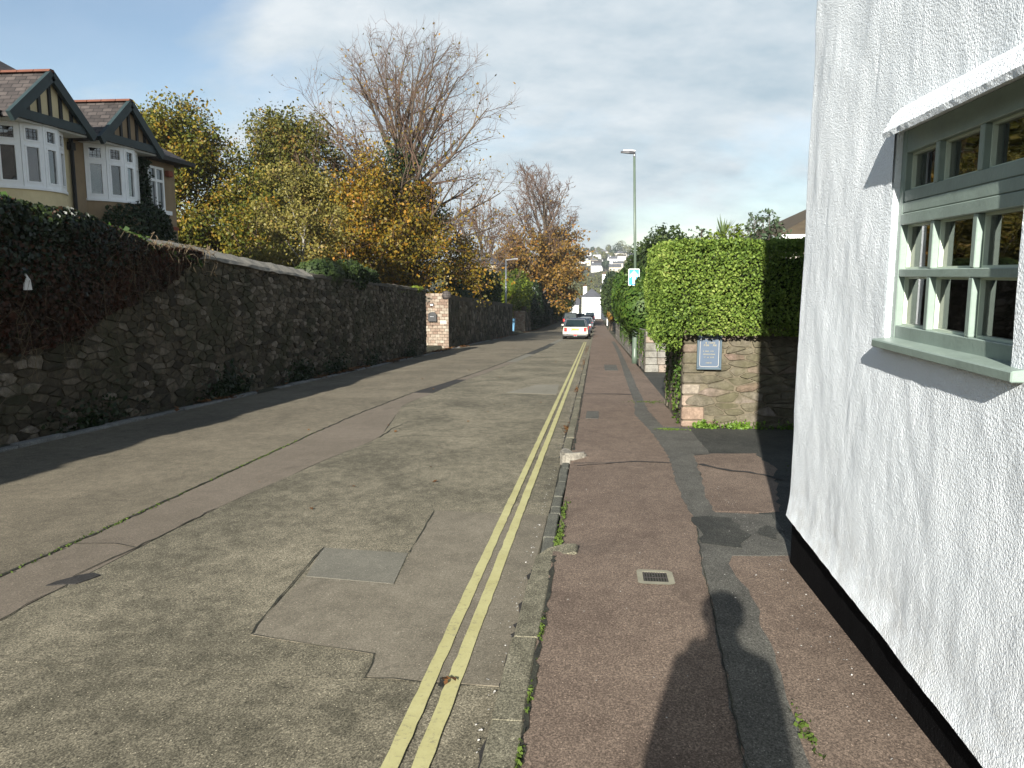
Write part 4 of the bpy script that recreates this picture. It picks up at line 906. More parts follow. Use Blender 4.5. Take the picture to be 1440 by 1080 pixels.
leaf_mesh('top_foliage', np.stack([X, Y, Z], 1), .085, 'leaf_laurel', iv, 4, normal=np.array([[.2, -.3, .9]]), nb=.45, aspect=.9)  # ivy crest takes a brighter leaf material, sunlight put into its colour
rr = random.Random(6); segs = []
for i in range(160):
    y = rr.uniform(6, 14.0); p = Vector((LX + rr.uniform(.0, .3), y, gz(y) + rr.uniform(ivy_low(y) if y < 13.5 else 2.3, 2.8)))
    for k in range(4): q = p + Vector((rr.uniform(-.04, .05), rr.uniform(-.2, .2), rr.uniform(-.28, .02))); segs.append((*p, *q, .003, .002)); p = q
for i in range(110):
    y = rr.uniform(11.6, 14.0); p = Vector((LX + rr.uniform(-.3, .22), y, gz(y) + 2.66 + rr.uniform(0, .12)))
    for k in range(3): q = p + Vector((rr.uniform(-.05, .06), rr.uniform(-.11, .11), rr.uniform(-.08, .06))); segs.append((*p, *q, .006, .004)); p = q
seg_mesh('dry_stems', segs, 'dry_stem', iv, 4)
pp = at_x(38, 396, LX + .30)
pt = thing('wall_plate', 'small white and blue plate showing through the dark ivy on the wall', 'sign', (pp.x, pp.y, pp.z))
MB().add([(pp.x, pp.y - .05, pp.z - .10), (pp.x, pp.y + .08, pp.z - .10), (pp.x + .01, pp.y + .05, pp.z + .02), (pp.x, pp.y - .01, pp.z + .10), (pp.x - .02, pp.y - .05, pp.z - .10), (pp.x - .02, pp.y + .08, pp.z - .10), (pp.x - .02, pp.y + .05, pp.z + .02), (pp.x - .02, pp.y - .01, pp.z + .10)], [(0, 1, 2, 3), (7, 6, 5, 4), (0, 4, 5, 1), (1, 5, 6, 2), (2, 6, 7, 3), (3, 7, 4, 0)]).build('white_panel', 'white_house', pt)
MB().box(pp.x - .02, pp.x, pp.y - .10, pp.y + .06, pp.z + .11, pp.z + .19).build('blue_panel', 'plaque_frame', pt)

# ================================================================== HOUSE ON THE LEFT
HX = -13.0; GX = -12.4; GND = gz(20) + .15
hs = thing('bay_house', 'pair of gabled houses with white bow windows and half-timbered gables, cream and brown render', 'house', (HX, 19, GND))
MB().box(-21, HX, 8, 18.85, GND - .3, 5.0).build('cream_wall', 'cream_render', hs)
MB().box(-21, HX - .001, 18.851, 23.72, 3.03, 5.0).build('brown_wall', 'brown_render', hs)
MB().box(-21, HX + .004, 18.851, 23.74, GND - .3, 2.93).build('lower_wall', 'brown_render', hs)
MB().box(-21.02, HX + .03, 18.86, 23.76, 2.93, 3.03).build('string_course', 'red_brick', hs)
# hipped main roof
s_ = .66; ex0, ex1, ey0, ey1 = -21.4, -12.62, 7.6, 24.1; mx = (ex0 + ex1) / 2; rz = 5.0 + (ex1 - mx) * s_; hy = (ex1 - mx)
V = [(ex0, ey0, 5.0), (ex1, ey0, 5.0), (ex1, ey1, 5.0), (ex0, ey1, 5.0), (mx, ey0 + hy, rz), (mx, ey1 - hy, rz)]
V += [(x, y, z - .10) for x, y, z in V]
mr = MB().add(V, [(0, 1, 4), (1, 2, 5, 4), (2, 3, 5), (3, 0, 4, 5), (6, 9, 8, 7), (0, 6, 7, 1), (1, 7, 8, 2), (2, 8, 9, 3), (3, 9, 6, 0)]).build('main_roof', 'slate', hs)
g = MB(); g.bar((ex1 + .04, ey0, 4.95), (ex1 + .04, ey1 + .04, 4.95), .10, .12); g.bar((ex1, ey1 + .04, 4.95), (ex0, ey1 + .04, 4.95), .1, .12); g.build('gutter', 'black_timber', hs)
def gable(cy, hw, wallm, tag_):
    ez, az = 5.02, 6.10; x0 = GX + .12; xb = -16.6
    r = MB()
    for s in (-1, 1):
        a = (x0, cy + s * (hw + .08), ez - .06); b = (x0, cy, az); c = (xb, cy, az); d_ = (xb, cy + s * (hw + .08), ez - .06)
        r.add([a, b, c, d_] + [(p[0], p[1], p[2] - .07) for p in (a, b, c, d_)], [(0, 1, 2, 3), (7, 6, 5, 4), (0, 4, 5, 1), (1, 5, 6, 2), (2, 6, 7, 3), (3, 7, 4, 0)])
    ro = r.build('gable_roof', 'slate', hs)
    for i in range(9):
        xx = x0 - i * .40; MB().loft([[(x, cy - .11, az + .0), (x, cy - .06, az + .06), (x, cy + .06, az + .06), (x, cy + .11, az + .0)] for x in (xx, xx - .385)]).build('ridge_tile', 'ridge_red', ro)
    MB().add([(GX - .02, cy - hw + .1, ez), (GX - .02, cy + hw - .1, ez), (GX - .02, cy, az - .12), (GX - .6, cy - hw + .1, ez), (GX - .6, cy + hw - .1, ez), (GX - .6, cy, az - .12)], [(0, 1, 2), (3, 5, 4), (0, 3, 4, 1), (1, 4, 5, 2), (2, 5, 3, 0)]).build('gable_panel', wallm, hs)
    for s in (-1, 1):
        MB().bar((GX + .09, cy + s * (hw + .10), ez - .13), (GX + .09, cy, az - .07), .10, .22).build('bargeboard', 'green_board', hs)
    MB().box(GX - .02, GX + .10, cy - hw + .02, cy + hw - .22, ez - .10, ez + .10).build('tie_beam', 'green_board', hs)
    MB().box(GX - .0, GX + .07, cy + hw - .21, cy + hw - .08, ez - .06, ez + .11).build('corbel', 'white_gloss', hs)
    for k in (-.72, -.36, 0.0, .36, .72):
        top = az - .12 - abs(k) * (az - .12 - ez) / (hw - .1); MB().box(GX - .03, GX + .02, cy + k - .045, cy + k + .045, ez + .09, top).build('timber_stud', 'black_timber', hs)
    MB().box(HX, GX - .0, cy - hw + .03, cy + hw - .03, ez - .14, ez - .10).build('soffit', 'white_house', hs)
    # bow window
    w = 1.06; pr = .58; rad = (w * w + pr * pr) / (2 * pr); cx = HX + pr - rad; th = math.asin(w / rad); n = 5
    pts = [(cx + rad * math.cos(-th + 2 * th * i / n), cy - .02 + rad * math.sin(-th + 2 * th * i / n)) for i in range(n + 1)]
    bz0, bz1 = 3.52, 4.90
    arc = [(cx + rad * math.cos(-th + 2 * th * i / 16), cy - .02 + rad * math.sin(-th + 2 * th * i / 16)) for i in range(17)]
    bw = MB(); bw.prism(arc + [(HX - .02, arc[-1][1]), (HX - .02, arc[0][1])], lambda x, y: GND - .2, lambda x, y: bz0 - .06); bw.build('bay_wall', wallm, hs)
    k = 1.02; arc2 = [(cx + (p[0] - cx) * k + .02, cy - .02 + (p[1] - cy + .02) * k) for p in arc]
    MB().prism(arc2 + [(HX - .02, arc2[-1][1]), (HX - .02, arc2[0][1])], lambda x, y: bz0 - .06, lambda x, y: bz0).build('bay_sill', 'white_gloss', hs)
    MB().prism(arc2 + [(HX - .02, arc2[-1][1]), (HX - .02, arc2[0][1])], lambda x, y: bz1, lambda x, y: bz1 + .05).build('bay_fascia', 'white_gloss', hs)
    MB().prism([(p[0] - .02, p[1]) for p in arc] + [(HX - .02, arc[-1][1]), (HX - .02, arc[0][1])], lambda x, y: bz1 + .05, lambda x, y: 4.918 + .035).build('bay_head', 'white_house', hs)
    bay = thing_part('bow_window', hs)
    for i in range(n):
        a = Vector((*pts[i], 0)); b = Vector((*pts[i + 1], 0)); u = (b - a).normalized(); L = (b - a).length; nn = Vector((u.y, -u.x, 0))
        if nn.x < 0: nn = -nn
        def bx(mb, s0, s1, z0, z1, d0, d1):
            c = a + u * ((s0 + s1) / 2) + nn * ((d0 + d1) / 2); c.z = (z0 + z1) / 2; mb.obox(c, u, nn, Vector((0, 0, 1)), (s1 - s0) / 2, (d1 - d0) / 2, (z1 - z0) / 2)
        fr = MB(); zt = 4.42
        bx(fr, .003, .075, bz0, bz1, -.06, .02); bx(fr, L - .075, L - .003, bz0, bz1, -.06, .02); bx(fr, .075, L - .075, bz0, bz0 + .09, -.06, .018); bx(fr, .075, L - .075, bz1 - .08, bz1, -.06, .018); bx(fr, .075, L - .075, zt, zt + .09, -.06, .018)
        for z0_, z1_ in ((bz0 + .09, zt), (zt + .09, bz1 - .08)):
            bx(fr, .075, .115, z0_, z1_, -.04, .03); bx(fr, L - .115, L - .075, z0_, z1_, -.04, .03); bx(fr, .115, L - .115, z0_, z0_ + .035, -.04, .03); bx(fr, .115, L - .115, z1_ - .035, z1_, -.04, .03)
        fo = fr.build('light_frame', 'white_gloss', bay)
        for q, (z0_, z1_) in enumerate(((bz0 + .09, zt), (zt + .09, bz1 - .08))):
            pn = MB(); bx(pn, .10, L - .10, z0_ + .02, z1_ - .02, -.02, -.012); pn.build('pane', 'window_glass', bay)
            ct = MB()
            if q == 0: bx(ct, .06, L * (.72 if tag_ == 1 or i < 2 else .4), z0_, z1_, -.16, -.13)
            ct.v and ct.build('curtain', 'blind' if tag_ == 0 else 'curtain', bay)
            if q == 1:
                ld = MB()
                for s in (1, 2): bx(ld, .10 + (L - .2) * s / 3 - .005, .10 + (L - .2) * s / 3 + .005, z0_ + .03, z1_ - .03, -.012, -.006); bx(ld, .1, L - .1, z0_ + (z1_ - z0_) * s / 3 - .005, z0_ + (z1_ - z0_) * s / 3 + .005, -.012, -.0065)
                ld.build('lead_strips', 'iron', bay)
    MB().prism([(p[0] - .3, p[1] * .8 + cy * .2) for p in arc] + [(HX - .001, cy + .85), (HX - .001, cy - .85)], lambda x, y: bz0, lambda x, y: bz1).build('bay_interior', 'dark_room', bay)
def thing_part(name, parent):
    o = bpy.data.objects.new(name, None); link(o, parent); o.empty_display_size = .1; return o
gable(17.38, 1.30, 'cream_render', 0); gable(20.45, 1.30, 'brown_render', 1)
MB().tube((HX + .07, 18.80, GND), (HX + .07, 18.80, 4.9), .05, .05, 8).build('drainpipe', 'black_timber', hs)
MB().box(HX + .01, HX + .13, 18.72, 18.88, 4.62, 4.80).build('hopper', 'black_timber', hs)
cw = thing_part('casement_window', hs); a0, a1, z0, z1 = 22.12, 22.98, 3.47, 4.72
fr = MB()
for b in ((a0, a0 + .07, z0, z1), (a1 - .07, a1, z0, z1), ((a0 + a1) / 2 - .045, (a0 + a1) / 2 + .045, z0, z1)): fr.box(HX + .005, HX + .075, *b)
for b in ((a0 + .07, a1 - .07, z0, z0 + .08), (a0 + .07, a1 - .07, z1 - .07, z1), (a0 + .07, a1 - .07, 4.28, 4.36)): fr.box(HX + .005, HX + .07, *b)
fr.build('frame', 'white_gloss', cw)
for y0, y1 in ((a0 + .07, (a0 + a1) / 2 - .045), ((a0 + a1) / 2 + .045, a1 - .07)):
    for za, zb_ in ((z0 + .08, 4.28), (4.36, z1 - .07)): MB().box(HX + .02, HX + .03, y0, y1, za, zb_).build('pane', 'dark_pane', cw)
MB().box(HX + .004, HX + .16, a0 - .05, a1 + .22, z0 - .12, z0 - .001).build('sill', 'white_gloss', cw)
MB().box(HX + .003, HX + .14, 23.16, 23.42, 4.50, 4.68).build('alarm_box', 'red_brick', hs, bevel=.02)
arch = [(22.45 + .42 * math.cos(t), 2.45 + .42 * math.sin(t)) for t in [math.pi * i / 12 for i in range(13)]]
MB().loft([[(x, y, z) for y, z in arch] for x in (HX + .005, HX + .35)]).build('porch_arch', 'white_house', hs)
hv = thing('wall_climber', 'dark green climber growing up the brown house beside the bow window', 'climber', (HX + .3, 21.6, GND))
r7 = np.random.default_rng(17); n = 3500
P = np.stack([HX + .05 + .22 * r7.random(n), 21.72 + r7.normal(0, .16, n), r7.uniform(GND, 4.85, n)], 1)
Pb, Db = blob_points(r7, (HX + .55, 20.6, 2.75), (.65, 1.4, .75), 4500, .25, .4); Pc, Dc = blob_points(r7, (HX + .5, 21.6, 2.2), (.6, .6, 1.5), 3000, .25, .4)
leaf_mesh('foliage', np.concatenate([P, Pb, Pc]), .11, 'leaf_dark', hv, 5, normal=np.array([[.8, -.2, .3]]), nb=.4)
seg_mesh('stems', [(HX + .1, 21.7, GND, HX + .1, 21.75, 4.7, .05, .02), (HX + .3, 21.3, GND, HX + .4, 20.6, 2.7, .05, .02)], 'bark', hv, 6)

# ================================================================== RIGHT-HAND STONE WALL, HEDGES, LAMP
RX, RY = 1.19, 10.78
rw = thing('stone_wall', 'rubble stone wall with pinkish quoins under the clipped hedge, facing the driveway', 'wall', (RX, RY, pz(RY)))
RZ0 = pz(10.8); RH = 1.36
MB().add([(RX, RY, RZ0 - .3), (4.6, RY + .1, RZ0 - .3), (4.6, RY + .1, RZ0 + RH), (RX, RY, RZ0 + RH), (RX, 13.55, pz(13.5) - .3), (4.6, 13.55, pz(13.5) - .3), (4.6, 13.55, RZ0 + RH), (RX, 13.55, RZ0 + RH)],
         [(0, 1, 2, 3), (5, 4, 7, 6), (0, 3, 7, 4), (1, 5, 6, 2), (3, 2, 6, 7)]).build('wall_core', 'mortar', rw)
fmap = lambda u, v, d: (RX + .0 + u, RY + u * .03 - d, RZ0 + v)
rq = random.Random(12)
def quoin(u1, v0, v1, d=.02):
    P = [(-.02, v0 + .006), (u1, v0 + .008), (u1 + rq.uniform(-.02, .02), v1 - .006), (-.02, v1 - .008)]
    mb = MB(); vs = [fmap(u, v, -.10) for u, v in P] + [fmap(u, v, d) for u, v in P]; mb.add(vs, [(0, 3, 2, 1), (4, 5, 6, 7), (0, 1, 5, 4), (1, 2, 6, 5), (2, 3, 7, 6), (3, 0, 4, 7)]); mb.build('quoin', 'quoin' if v0 < .45 else 'rubble_lit', rw, bevel=.018)
v = 0.0; qt = []
for h in (.095, .19, .16, .15, .14, .13, .15, .12, .20):
    w = rq.uniform(.15, .36); qt.append((v, v + h, w)); quoin(w, v, v + h); v += h
def qw(vv):
    for a, b, w in qt:
        if a <= vv <= b: return w
    return 0.0
cells = rubble(2.6, RH, .23, .085, 41, .34, .42)
lay_stones(cells, fmap, 'rubble_lit', rw, 7, 300, keep=lambda u, v: u > qw(v) + .05, gap=.005, dmin=.006, dmax=.034, inset=.89)
cells = rubble(2.7, RH, .30, .16, 42, .2)
lay_stones(cells, lambda u, v, d: (RX - d, RY + .05 + u, pz(RY + u) + v * .98), 'rubble_lit', rw, 8, 300, gap=.009, dmin=.002, dmax=.03, inset=.85)
# blue plaque on the wall
sg = thing('plaque', 'blue-grey framed plaque with pale lettering on the rubble stone wall', 'sign', (1.50, RY - .03, .33))
c0 = at_y(981, 472, RY - .06); c1 = at_y(1014, 520, RY - .06); x0, x1, z1, z0 = c0.x, c1.x, c0.z, c1.z; yy = RY - .035
MB().box(x0 + .01, x1 - .01, yy - .022, yy + .02, z0 + .01, z1 - .01).build('panel', 'plaque_blue', sg)
for n_, b in (('frame_rail', (x0, x1, yy - .04, yy + .02, z0, z0 + .026)), ('frame_rail', (x0, x1, yy - .04, yy + .02, z1 - .026, z1)), ('frame_rail', (x0, x0 + .026, yy - .04, yy + .02, z0 + .027, z1 - .027)), ('frame_rail', (x1 - .026, x1, yy - .04, yy + .02, z0 + .027, z1 - .027))): MB().box(*b).build(n_, 'plaque_frame', sg, bevel=.005)
bd = MB(); a0, a1, b0, b1 = x0 + .038, x1 - .038, z0 + .04, z1 - .04; yk = yy - .0245; t_ = .004; c_ = .018
def stroke(mb, p, q, w=.004):
    mb.bar((p[0], yk, p[1]), (q[0], yk, q[1]), w, .004, up=(0, 1, 0))
for p, q in (((a0 + c_, b0), (a1 - c_, b0)), ((a0 + c_, b1), (a1 - c_, b1)), ((a0, b0 + c_), (a0, b1 - c_)), ((a1, b0 + c_), (a1, b1 - c_)), ((a0, b0 + c_), (a0 + c_, b0)), ((a1, b0 + c_), (a1 - c_, b0)), ((a0, b1 - c_), (a0 + c_, b1)), ((a1, b1 - c_), (a1 - c_, b1))): stroke(bd, p, q)
bd.build('border_line', 'beige_wall', sg)
ltr = MB(); rr = random.Random(3); W_ = x1 - x0; H_ = z1 - z0
def line_of_text(cx, cz, wid, h):
    u = cx - wid / 2
    while u < cx + wid / 2:
        w = h * rr.uniform(.45, .75)
        if rr.random() > .14:
            k = rr.random(); stroke(ltr, (u, cz - h / 2), (u, cz + h / 2), h * .16)
            if k < .6: stroke(ltr, (u, cz + h / 2 * rr.choice((1, 0, -1))), (u + w * .7, cz + h / 2 * rr.choice((1, 0, -1))), h * .16)
            if k > .35: stroke(ltr, (u + w * .7, cz - h / 2), (u + w * .7, cz + h / 2), h * .16)
        u += w + h * .28
cx = (x0 + x1) / 2 - .005
line_of_text(cx + .01, z0 + H_ * .79, W_ * .34, .024); line_of_text(cx, z0 + H_ * .72, W_ * .56, .026)
for f_, w_ in ((.545, .46), (.455, .52), (.365, .38), (.20, .22)): line_of_text(cx, z0 + H_ * f_, W_ * w_, .015)
tag(ltr.build('lettering', 'gold_print', sg), kind='stuff')   # strokes too fine to read or pick apart

def hedge_box(name, label, x0, x1, y0, y1, zb, zt, mat, size, dens, seed, base, cat='hedge', rnd=.18, faces='FLTB', core=True, bulge=.10, lowf=None):
    t = thing(name, label, cat, base); rng = np.random.default_rng(seed); PP, NN = [], []
    def put(n, fx):
        a, b = rng.random(n), rng.random(n); P, N = fx(a, b); PP.append(P); NN.append(N)
    X = lambda a: x0 + (x1 - x0) * a
    Yf = lambda a: y0 + (y1 - y0) * a
    Zf = lambda b: zb + (zt - zb) * b
    def jit(P, N):
        n = len(P); low = np.clip((P[:, 2] - zb) / (zt - zb), 0, 1)
        k = bulge * 2 * (fbm(P[:, 0] * 2.2 + P[:, 1] * 2.2, P[:, 2] * 2.4, seed, 3) - .45)
        rc = -rnd * np.clip((low - .82) / .18, 0, 1) ** 2 - .10 * np.clip((.16 - low) / .16, 0, 1)
        return P + N * (k + rc - .17 * rng.random(n) ** 1.5)[:, None]
    if 'F' in faces:
        n = int((x1 - x0) * (zt - zb) * dens); a, b = rng.random(n), rng.random(n); P = np.stack([X(a), np.full(n, y0), Zf(b)], 1); N = np.tile([0, -1., .15], (n, 1)); PP.append(jit(P, N)); NN.append(N)
    if 'B' in faces:
        n = int((x1 - x0) * (zt - zb) * dens * .3); a, b = rng.random(n), rng.random(n); P = np.stack([X(a), np.full(n, y1), Zf(b)], 1); N = np.tile([0, 1., .15], (n, 1)); PP.append(jit(P, N)); NN.append(N)
    if 'L' in faces:
        n = int((y1 - y0) * (zt - zb) * dens); a, b = rng.random(n), rng.random(n); P = np.stack([np.full(n, x0), Yf(a), Zf(b)], 1); N = np.tile([-1., 0, .15], (n, 1)); PP.append(jit(P, N)); NN.append(N)
    if 'T' in faces:
        n = int((x1 - x0) * (y1 - y0) * dens * .7); a, b = rng.random(n), rng.random(n); x, y = X(a), Yf(b)
        ed = np.minimum(np.minimum(x - x0, x1 - x), np.minimum(y - y0, y1 - y)); z = zt - rnd * .5 * np.clip(1 - ed / rnd, 0, 1) ** 2 + bulge * (fbm(x * 2.4, y * 2.4, seed + 3, 3) - .45) + rng.normal(0, .02, n)
        PP.append(np.stack([x, y, z], 1)); NN.append(np.tile([0, 0, 1.], (n, 1)))
        n = n // 9; a, b = rng.random(n), rng.random(n); PP.append(np.stack([X(a), Yf(b), zt + .05 * rng.random(n) ** 2], 1)); NN.append(np.tile([0, 0, 1.], (n, 1)))
    leaf_mesh('foliage', np.concatenate(PP), size, mat, t, seed, normal=np.concatenate(NN), nb=.42)
    if core: MB().box(x0 + .24, x1 - .1, y0 + .24, y1 - .1, zb + .10, zt - .20).build('shade_fill', 'shade_core', t, bevel=.1)  # near-black box paints the shade seen between the hedge leaves
    return t
hz0, hz1 = RZ0 + RH - .06, 2.0
hd = hedge_box('clipped_hedge', 'large clipped bright green hedge on top of the rubble stone wall', .86, 4.4, 10.42, 14.2, hz0, hz1, 'leaf_hedge', .040, 5600, 5, (1.6, 11.5, RZ0))
r8 = np.random.default_rng(3); n = 3800      # the skirt that hangs lower over the pavement side
a = r8.random(n); P = np.stack([.82 + .30 * r8.random(n), 10.5 + 2.9 * a, hz0 + .1 - (.22 + .24 * fbm(a * 7, a * 0, 4, 3)) * r8.random(n)], 1); leaf_mesh('hanging_foliage', P, .042, 'leaf_hedge', hd, 9, normal=np.array([[-.7, -.5, .2]]), nb=.4)
segs = []; rr = random.Random(8)
for i in range(26): x = rr.uniform(1.3, 4.2); y = rr.uniform(11.1, 13.4); segs.append((x, y, RZ0 + RH - .1, x + rr.uniform(-.3, .3), y + rr.uniform(-.3, .3), 1.7, .03, .012))
seg_mesh('stems', segs, 'bark', hd, 5)
# pale block wall beyond the drive
bw = thing('block_wall', 'low pale stone block wall behind the green lamp post', 'wall', (1.5, 25, pz(25)))
ring = []
for y in (21.45, 30, 40, 55): ring.append([(1.36, y, pz(y) - .3), (1.36, y, pz(y) + 1.12), (1.9, y, pz(y) + 1.12), (1.9, y, pz(y) - .3)])
MB().loft(ring).build('wall_core', 'mortar', bw)
MB().box(1.9, 3.2, 21.45, 21.9, pz(21.5) - .3, pz(21.5) + 1.12).build('return_core', 'mortar', bw)
rr = random.Random(10)
zz = 0; row = 0
while zz < 1.1:
    h = rr.uniform(.17, .24); u = -.02
    while u < 1.8:
        L = rr.uniform(.26, .5); P = (1.34 + u + .006, 1.34 + min(u + L, 1.85) - .006, 21.40 - rr.uniform(0, .015), 21.46, pz(21.4) + zz + .006, pz(21.4) + min(zz + h, 1.14) - .006)
        MB().box(*P).build('stone_block', 'block_pale', bw, bevel=.012); u += L
    u = 21.5
    while u < 34:
        L = rr.uniform(.4, .7); zc_ = pz(u + L / 2); MB().box(1.33 - rr.uniform(0, .012), 1.37, u + .008, u + L - .008, zc_ + zz + .008, zc_ + min(zz + h, 1.14) - .008).build('stone_block', 'block_pale', bw, bevel=.012); u += L
    zz += h
tp = MB()
for y in np.arange(34, 55, .7):
    for k in range(5): tp.box(1.33, 1.37, y + .02 + .35 * (k % 2) - .35, y + .66 + .35 * (k % 2) - .35, pz(y) + .22 * k + .01, pz(y) + .22 * k + .21)
tag(tp.build('far_stone_blocks', 'block_pale', bw), kind='stuff')
# street lamp
LPX, LPY = 1.23, 25.45; LZ = pz(LPY)
lp = thing('street_lamp', 'tall slim green street lamp with one-way sign among the hedges', 'street lamp', (LPX, LPY, LZ))
tl = 5.35 - LZ; lean = -.14
MB().lathe((0, 0, 0), [(.092, 0), (.092, .25), (.088, .26), (.088, 1.42), (.055, 1.52), (.05, 1.55)], 16).build('base_column', 'post_green', lp, smooth=True).location = (0, 0, 0)
o = bpy.data.objects['base_column']; o.data.transform(Matrix.Translation((LPX, LPY, LZ) - Vector((0, 0, 0)) if False else Vector((LPX, LPY, LZ))))
MB().box(LPX - .03, LPX + .03, LPY - .096, LPY - .085, LZ + .5, LZ + 1.05).build('access_door', 'post_green', lp)
MB().tube((LPX, LPY, LZ + 1.5), (LPX + lean, LPY, 5.18), .047, .036, 14).build('shaft', 'post_green', lp, smooth=True)
MB().tube((LPX + lean, LPY, 5.18), (LPX + lean, LPY, 5.28), .038, .038, 12).build('collar', 'galvanised', lp, smooth=True)
hx = LPX + lean; hd_ = MB(); hd_.loft([[(hx + .03, LPY - .05, 5.27), (hx + .03, LPY + .05, 5.27), (hx + .03, LPY + .05, 5.345), (hx + .03, LPY - .05, 5.345)], [(hx - .16, LPY - .085, 5.29), (hx - .16, LPY + .085, 5.29), (hx - .16, LPY + .07, 5.37), (hx - .16, LPY - .07, 5.37)], [(hx - .42, LPY - .07, 5.315), (hx - .42, LPY + .07, 5.315), (hx - .42, LPY + .05, 5.36), (hx - .42, LPY - .05, 5.36)]]); hd_.build('lamp_head', 'lamp_dark', lp)
MB().loft([[(x, LPY - w, z), (x, LPY + w, z), (x, LPY + w * .7, z + .03), (x, LPY - w * .7, z + .03)] for x, w, z in ((hx + .02, .045, 5.35), (hx - .15, .07, 5.375), (hx - .34, .05, 5.368))]).build('lamp_cover', 'white_gloss', lp)
os_ = thing('one_way_sign', 'blue rectangular one-way sign with a white upward arrow on the green lamp post', 'road sign', (LPX - .07, LPY - .09, 1.2))
sx, sz, sy = (at_y(884, 378, LPY - .1).x + at_y(899.5, 378, LPY - .1).x) / 2, 1.755, LPY - .09; hw = .172; sh = .52
def rrect(cx, cz, hx_, hz_, r, y):
    P = []
    for sx_, sz_, a0_ in ((1, -1, -90), (1, 1, 0), (-1, 1, 90), (-1, -1, 180)):
        for k in range(4): a = R(a0_ + 30 * k); P.append((cx + sx_ * (hx_ - r) + r * math.cos(a), y, cz + sz_ * (hz_ - r) + r * math.sin(a)))
    return P
cz_ = sz - sh / 2
MB().loft([rrect(sx, cz_, hw, sh / 2, .03, sy), rrect(sx, cz_, hw, sh / 2, .03, sy + .012)]).build('white_border', 'white_gloss', os_)
MB().loft([rrect(sx, cz_, hw - .016, sh / 2 - .016, .022, sy - .003), rrect(sx, cz_, hw - .016, sh / 2 - .016, .022, sy)]).build('blue_face', 'sign_blue', os_)
ar = [(-.042, -.20), (.042, -.20), (.042, .06), (.122, -.02), (.122, .075), (0, .205), (-.122, .075), (-.122, -.02), (-.042, .06)]
MB().loft([[(sx + a, sy - .006, cz_ + b) for a, b in ar], [(sx + a, sy - .003, cz_ + b) for a, b in ar]]).build('arrow', 'white_gloss', os_)
MB().box(sx - .15, sx + .15, sy + .012, sy + .03, cz_ + .1, cz_ + .13).build('bracket', 'galvanised', os_)

# shrubs along the right-hand side
G0 = lambda x, y: (x, y, pz(y))
lau = shrub('laurel_shrub', 'glossy bright green laurel growing round the green lamp post', G0(1.9, 26), [((1.45, 25.9, .45), (.82, 1.6, .95)), ((2.2, 26.5, .9), (1.1, 1.8, 1.1)), ((1.75, 25.0, .75), (.70, .7, .80)), ((1.5, 27.6, .9), (.9, 1.2, .9)), ((1.40, 25.02, 1.24), (.24, .26, .30))], 'leaf_laurel', .11, 420, 21, lump=.25)
rs2 = np.random.default_rng(31)
leaf_mesh('low_ivy', np.stack([1.27 + .06 * rs2.random(2600), 22 + 12 * rs2.random(2600), 0 * rs2.random(2600)], 1) + np.array([0, 0, 0]), .07, 'leaf_laurel', lau, 3) if False else None
shrub('evergreen_shrub', 'tall dark evergreen bushes rising behind the laurel and the lamp post', G0(2.4, 32), [((2.4, 31, 1.4), (1.2, 2.2, 1.5)), ((2.9, 34, 1.9), (1.2, 2.2, 1.7)), ((2.3, 37, 1.5), (1.1, 2.6, 1.5)), ((3.4, 29.5, 1.2), (1.1, 1.5, 1.2))], 'leaf_conifer', .14, 190, 22, lump=.35)
shrub('hedge_shrub', 'mid-green overgrown hedge above the low wall, past the tall evergreen bushes', G0(2.1, 46), [((1.9, 42, .2), (1.0, 3.2, 1.6)), ((1.9, 48, .0), (1.0, 4, 1.7)), ((2.2, 54, .2), (1.2, 4, 2.0))], 'leaf_laurel', .18, 90, 23)
shrub('hedge_shrub', 'far green hedge beside the white post, down the pavement', G0(2.4, 75), [((2.2, 64, .0), (1.2, 6, 2.0)), ((2.0, 76, -.5), (1.25, 7, 2.0)), ((1.9, 90, -1.2), (1.3, 8, 2.3)), ((2.0, 104, -1.5), (1.4, 8, 2.8))], 'leaf_conifer', .26, 34, 24)
shrub('hedge_shrub', 'furthest dark hedge and trees on the right, above the row of parked cars', G0(3.5, 140), [((2.3, 122, -2.0), (1.6, 9, 3.2)), ((2.6, 145, -2.2), (1.9, 12, 4.2)), ((3.6, 165, -2.8), (2.6, 12, 5.0))], 'leaf_dark', .4, 16, 25)
shrub('russet_shrub', 'small russet bush spilling over the wall by the far pavement', G0(1.5, 84), [((1.5, 84, -2.6), (.45, 2.2, .9))], 'leaf_rust', .16, 110, 26)
# ivy trails on the pale wall
tr_ = thing('wall_ivy', 'thin ivy trails hanging down the low pale block wall', 'ivy', (1.3, 27, pz(27)))
rs3 = np.random.default_rng(4); Q = []
for i in range(60):
    y = rs3.uniform(21.6, 44); L = rs3.uniform(.3, 1.0); k = int(L * 40); z = np.linspace(1.12, 1.12 - L, k); Q.append(np.stack([1.30 + rs3.normal(0, .015, k), y + np.cumsum(rs3.normal(0, .03, k)), pz(y) + z], 1))
leaf_mesh('foliage', np.concatenate(Q), .07, 'leaf_laurel', tr_, 3, normal=np.array([[-.9, -.2, .2]]), nb=.5)
rs3 = np.random.default_rng(6); Q = []
for i in range(14):
    y = rs3.uniform(10.85, 13.3); L = rs3.uniform(.3, 1.1); k = int(L * 45); z = np.linspace(1.0, 1.0 - L, k); Q.append(np.stack([RX - .03 + rs3.normal(0, .015, k), y + np.cumsum(rs3.normal(0, .012, k)), pz(y) + np.maximum(z, .02)], 1))
t2 = thing('wall_ivy', 'ivy climbing the shaded pavement side of the rubble stone wall', 'ivy', (RX, 12, pz(12)))
leaf_mesh('foliage', np.concatenate(Q), .055, 'leaf_laurel', t2, 3, normal=np.array([[-.9, -.2, .2]]), nb=.5)
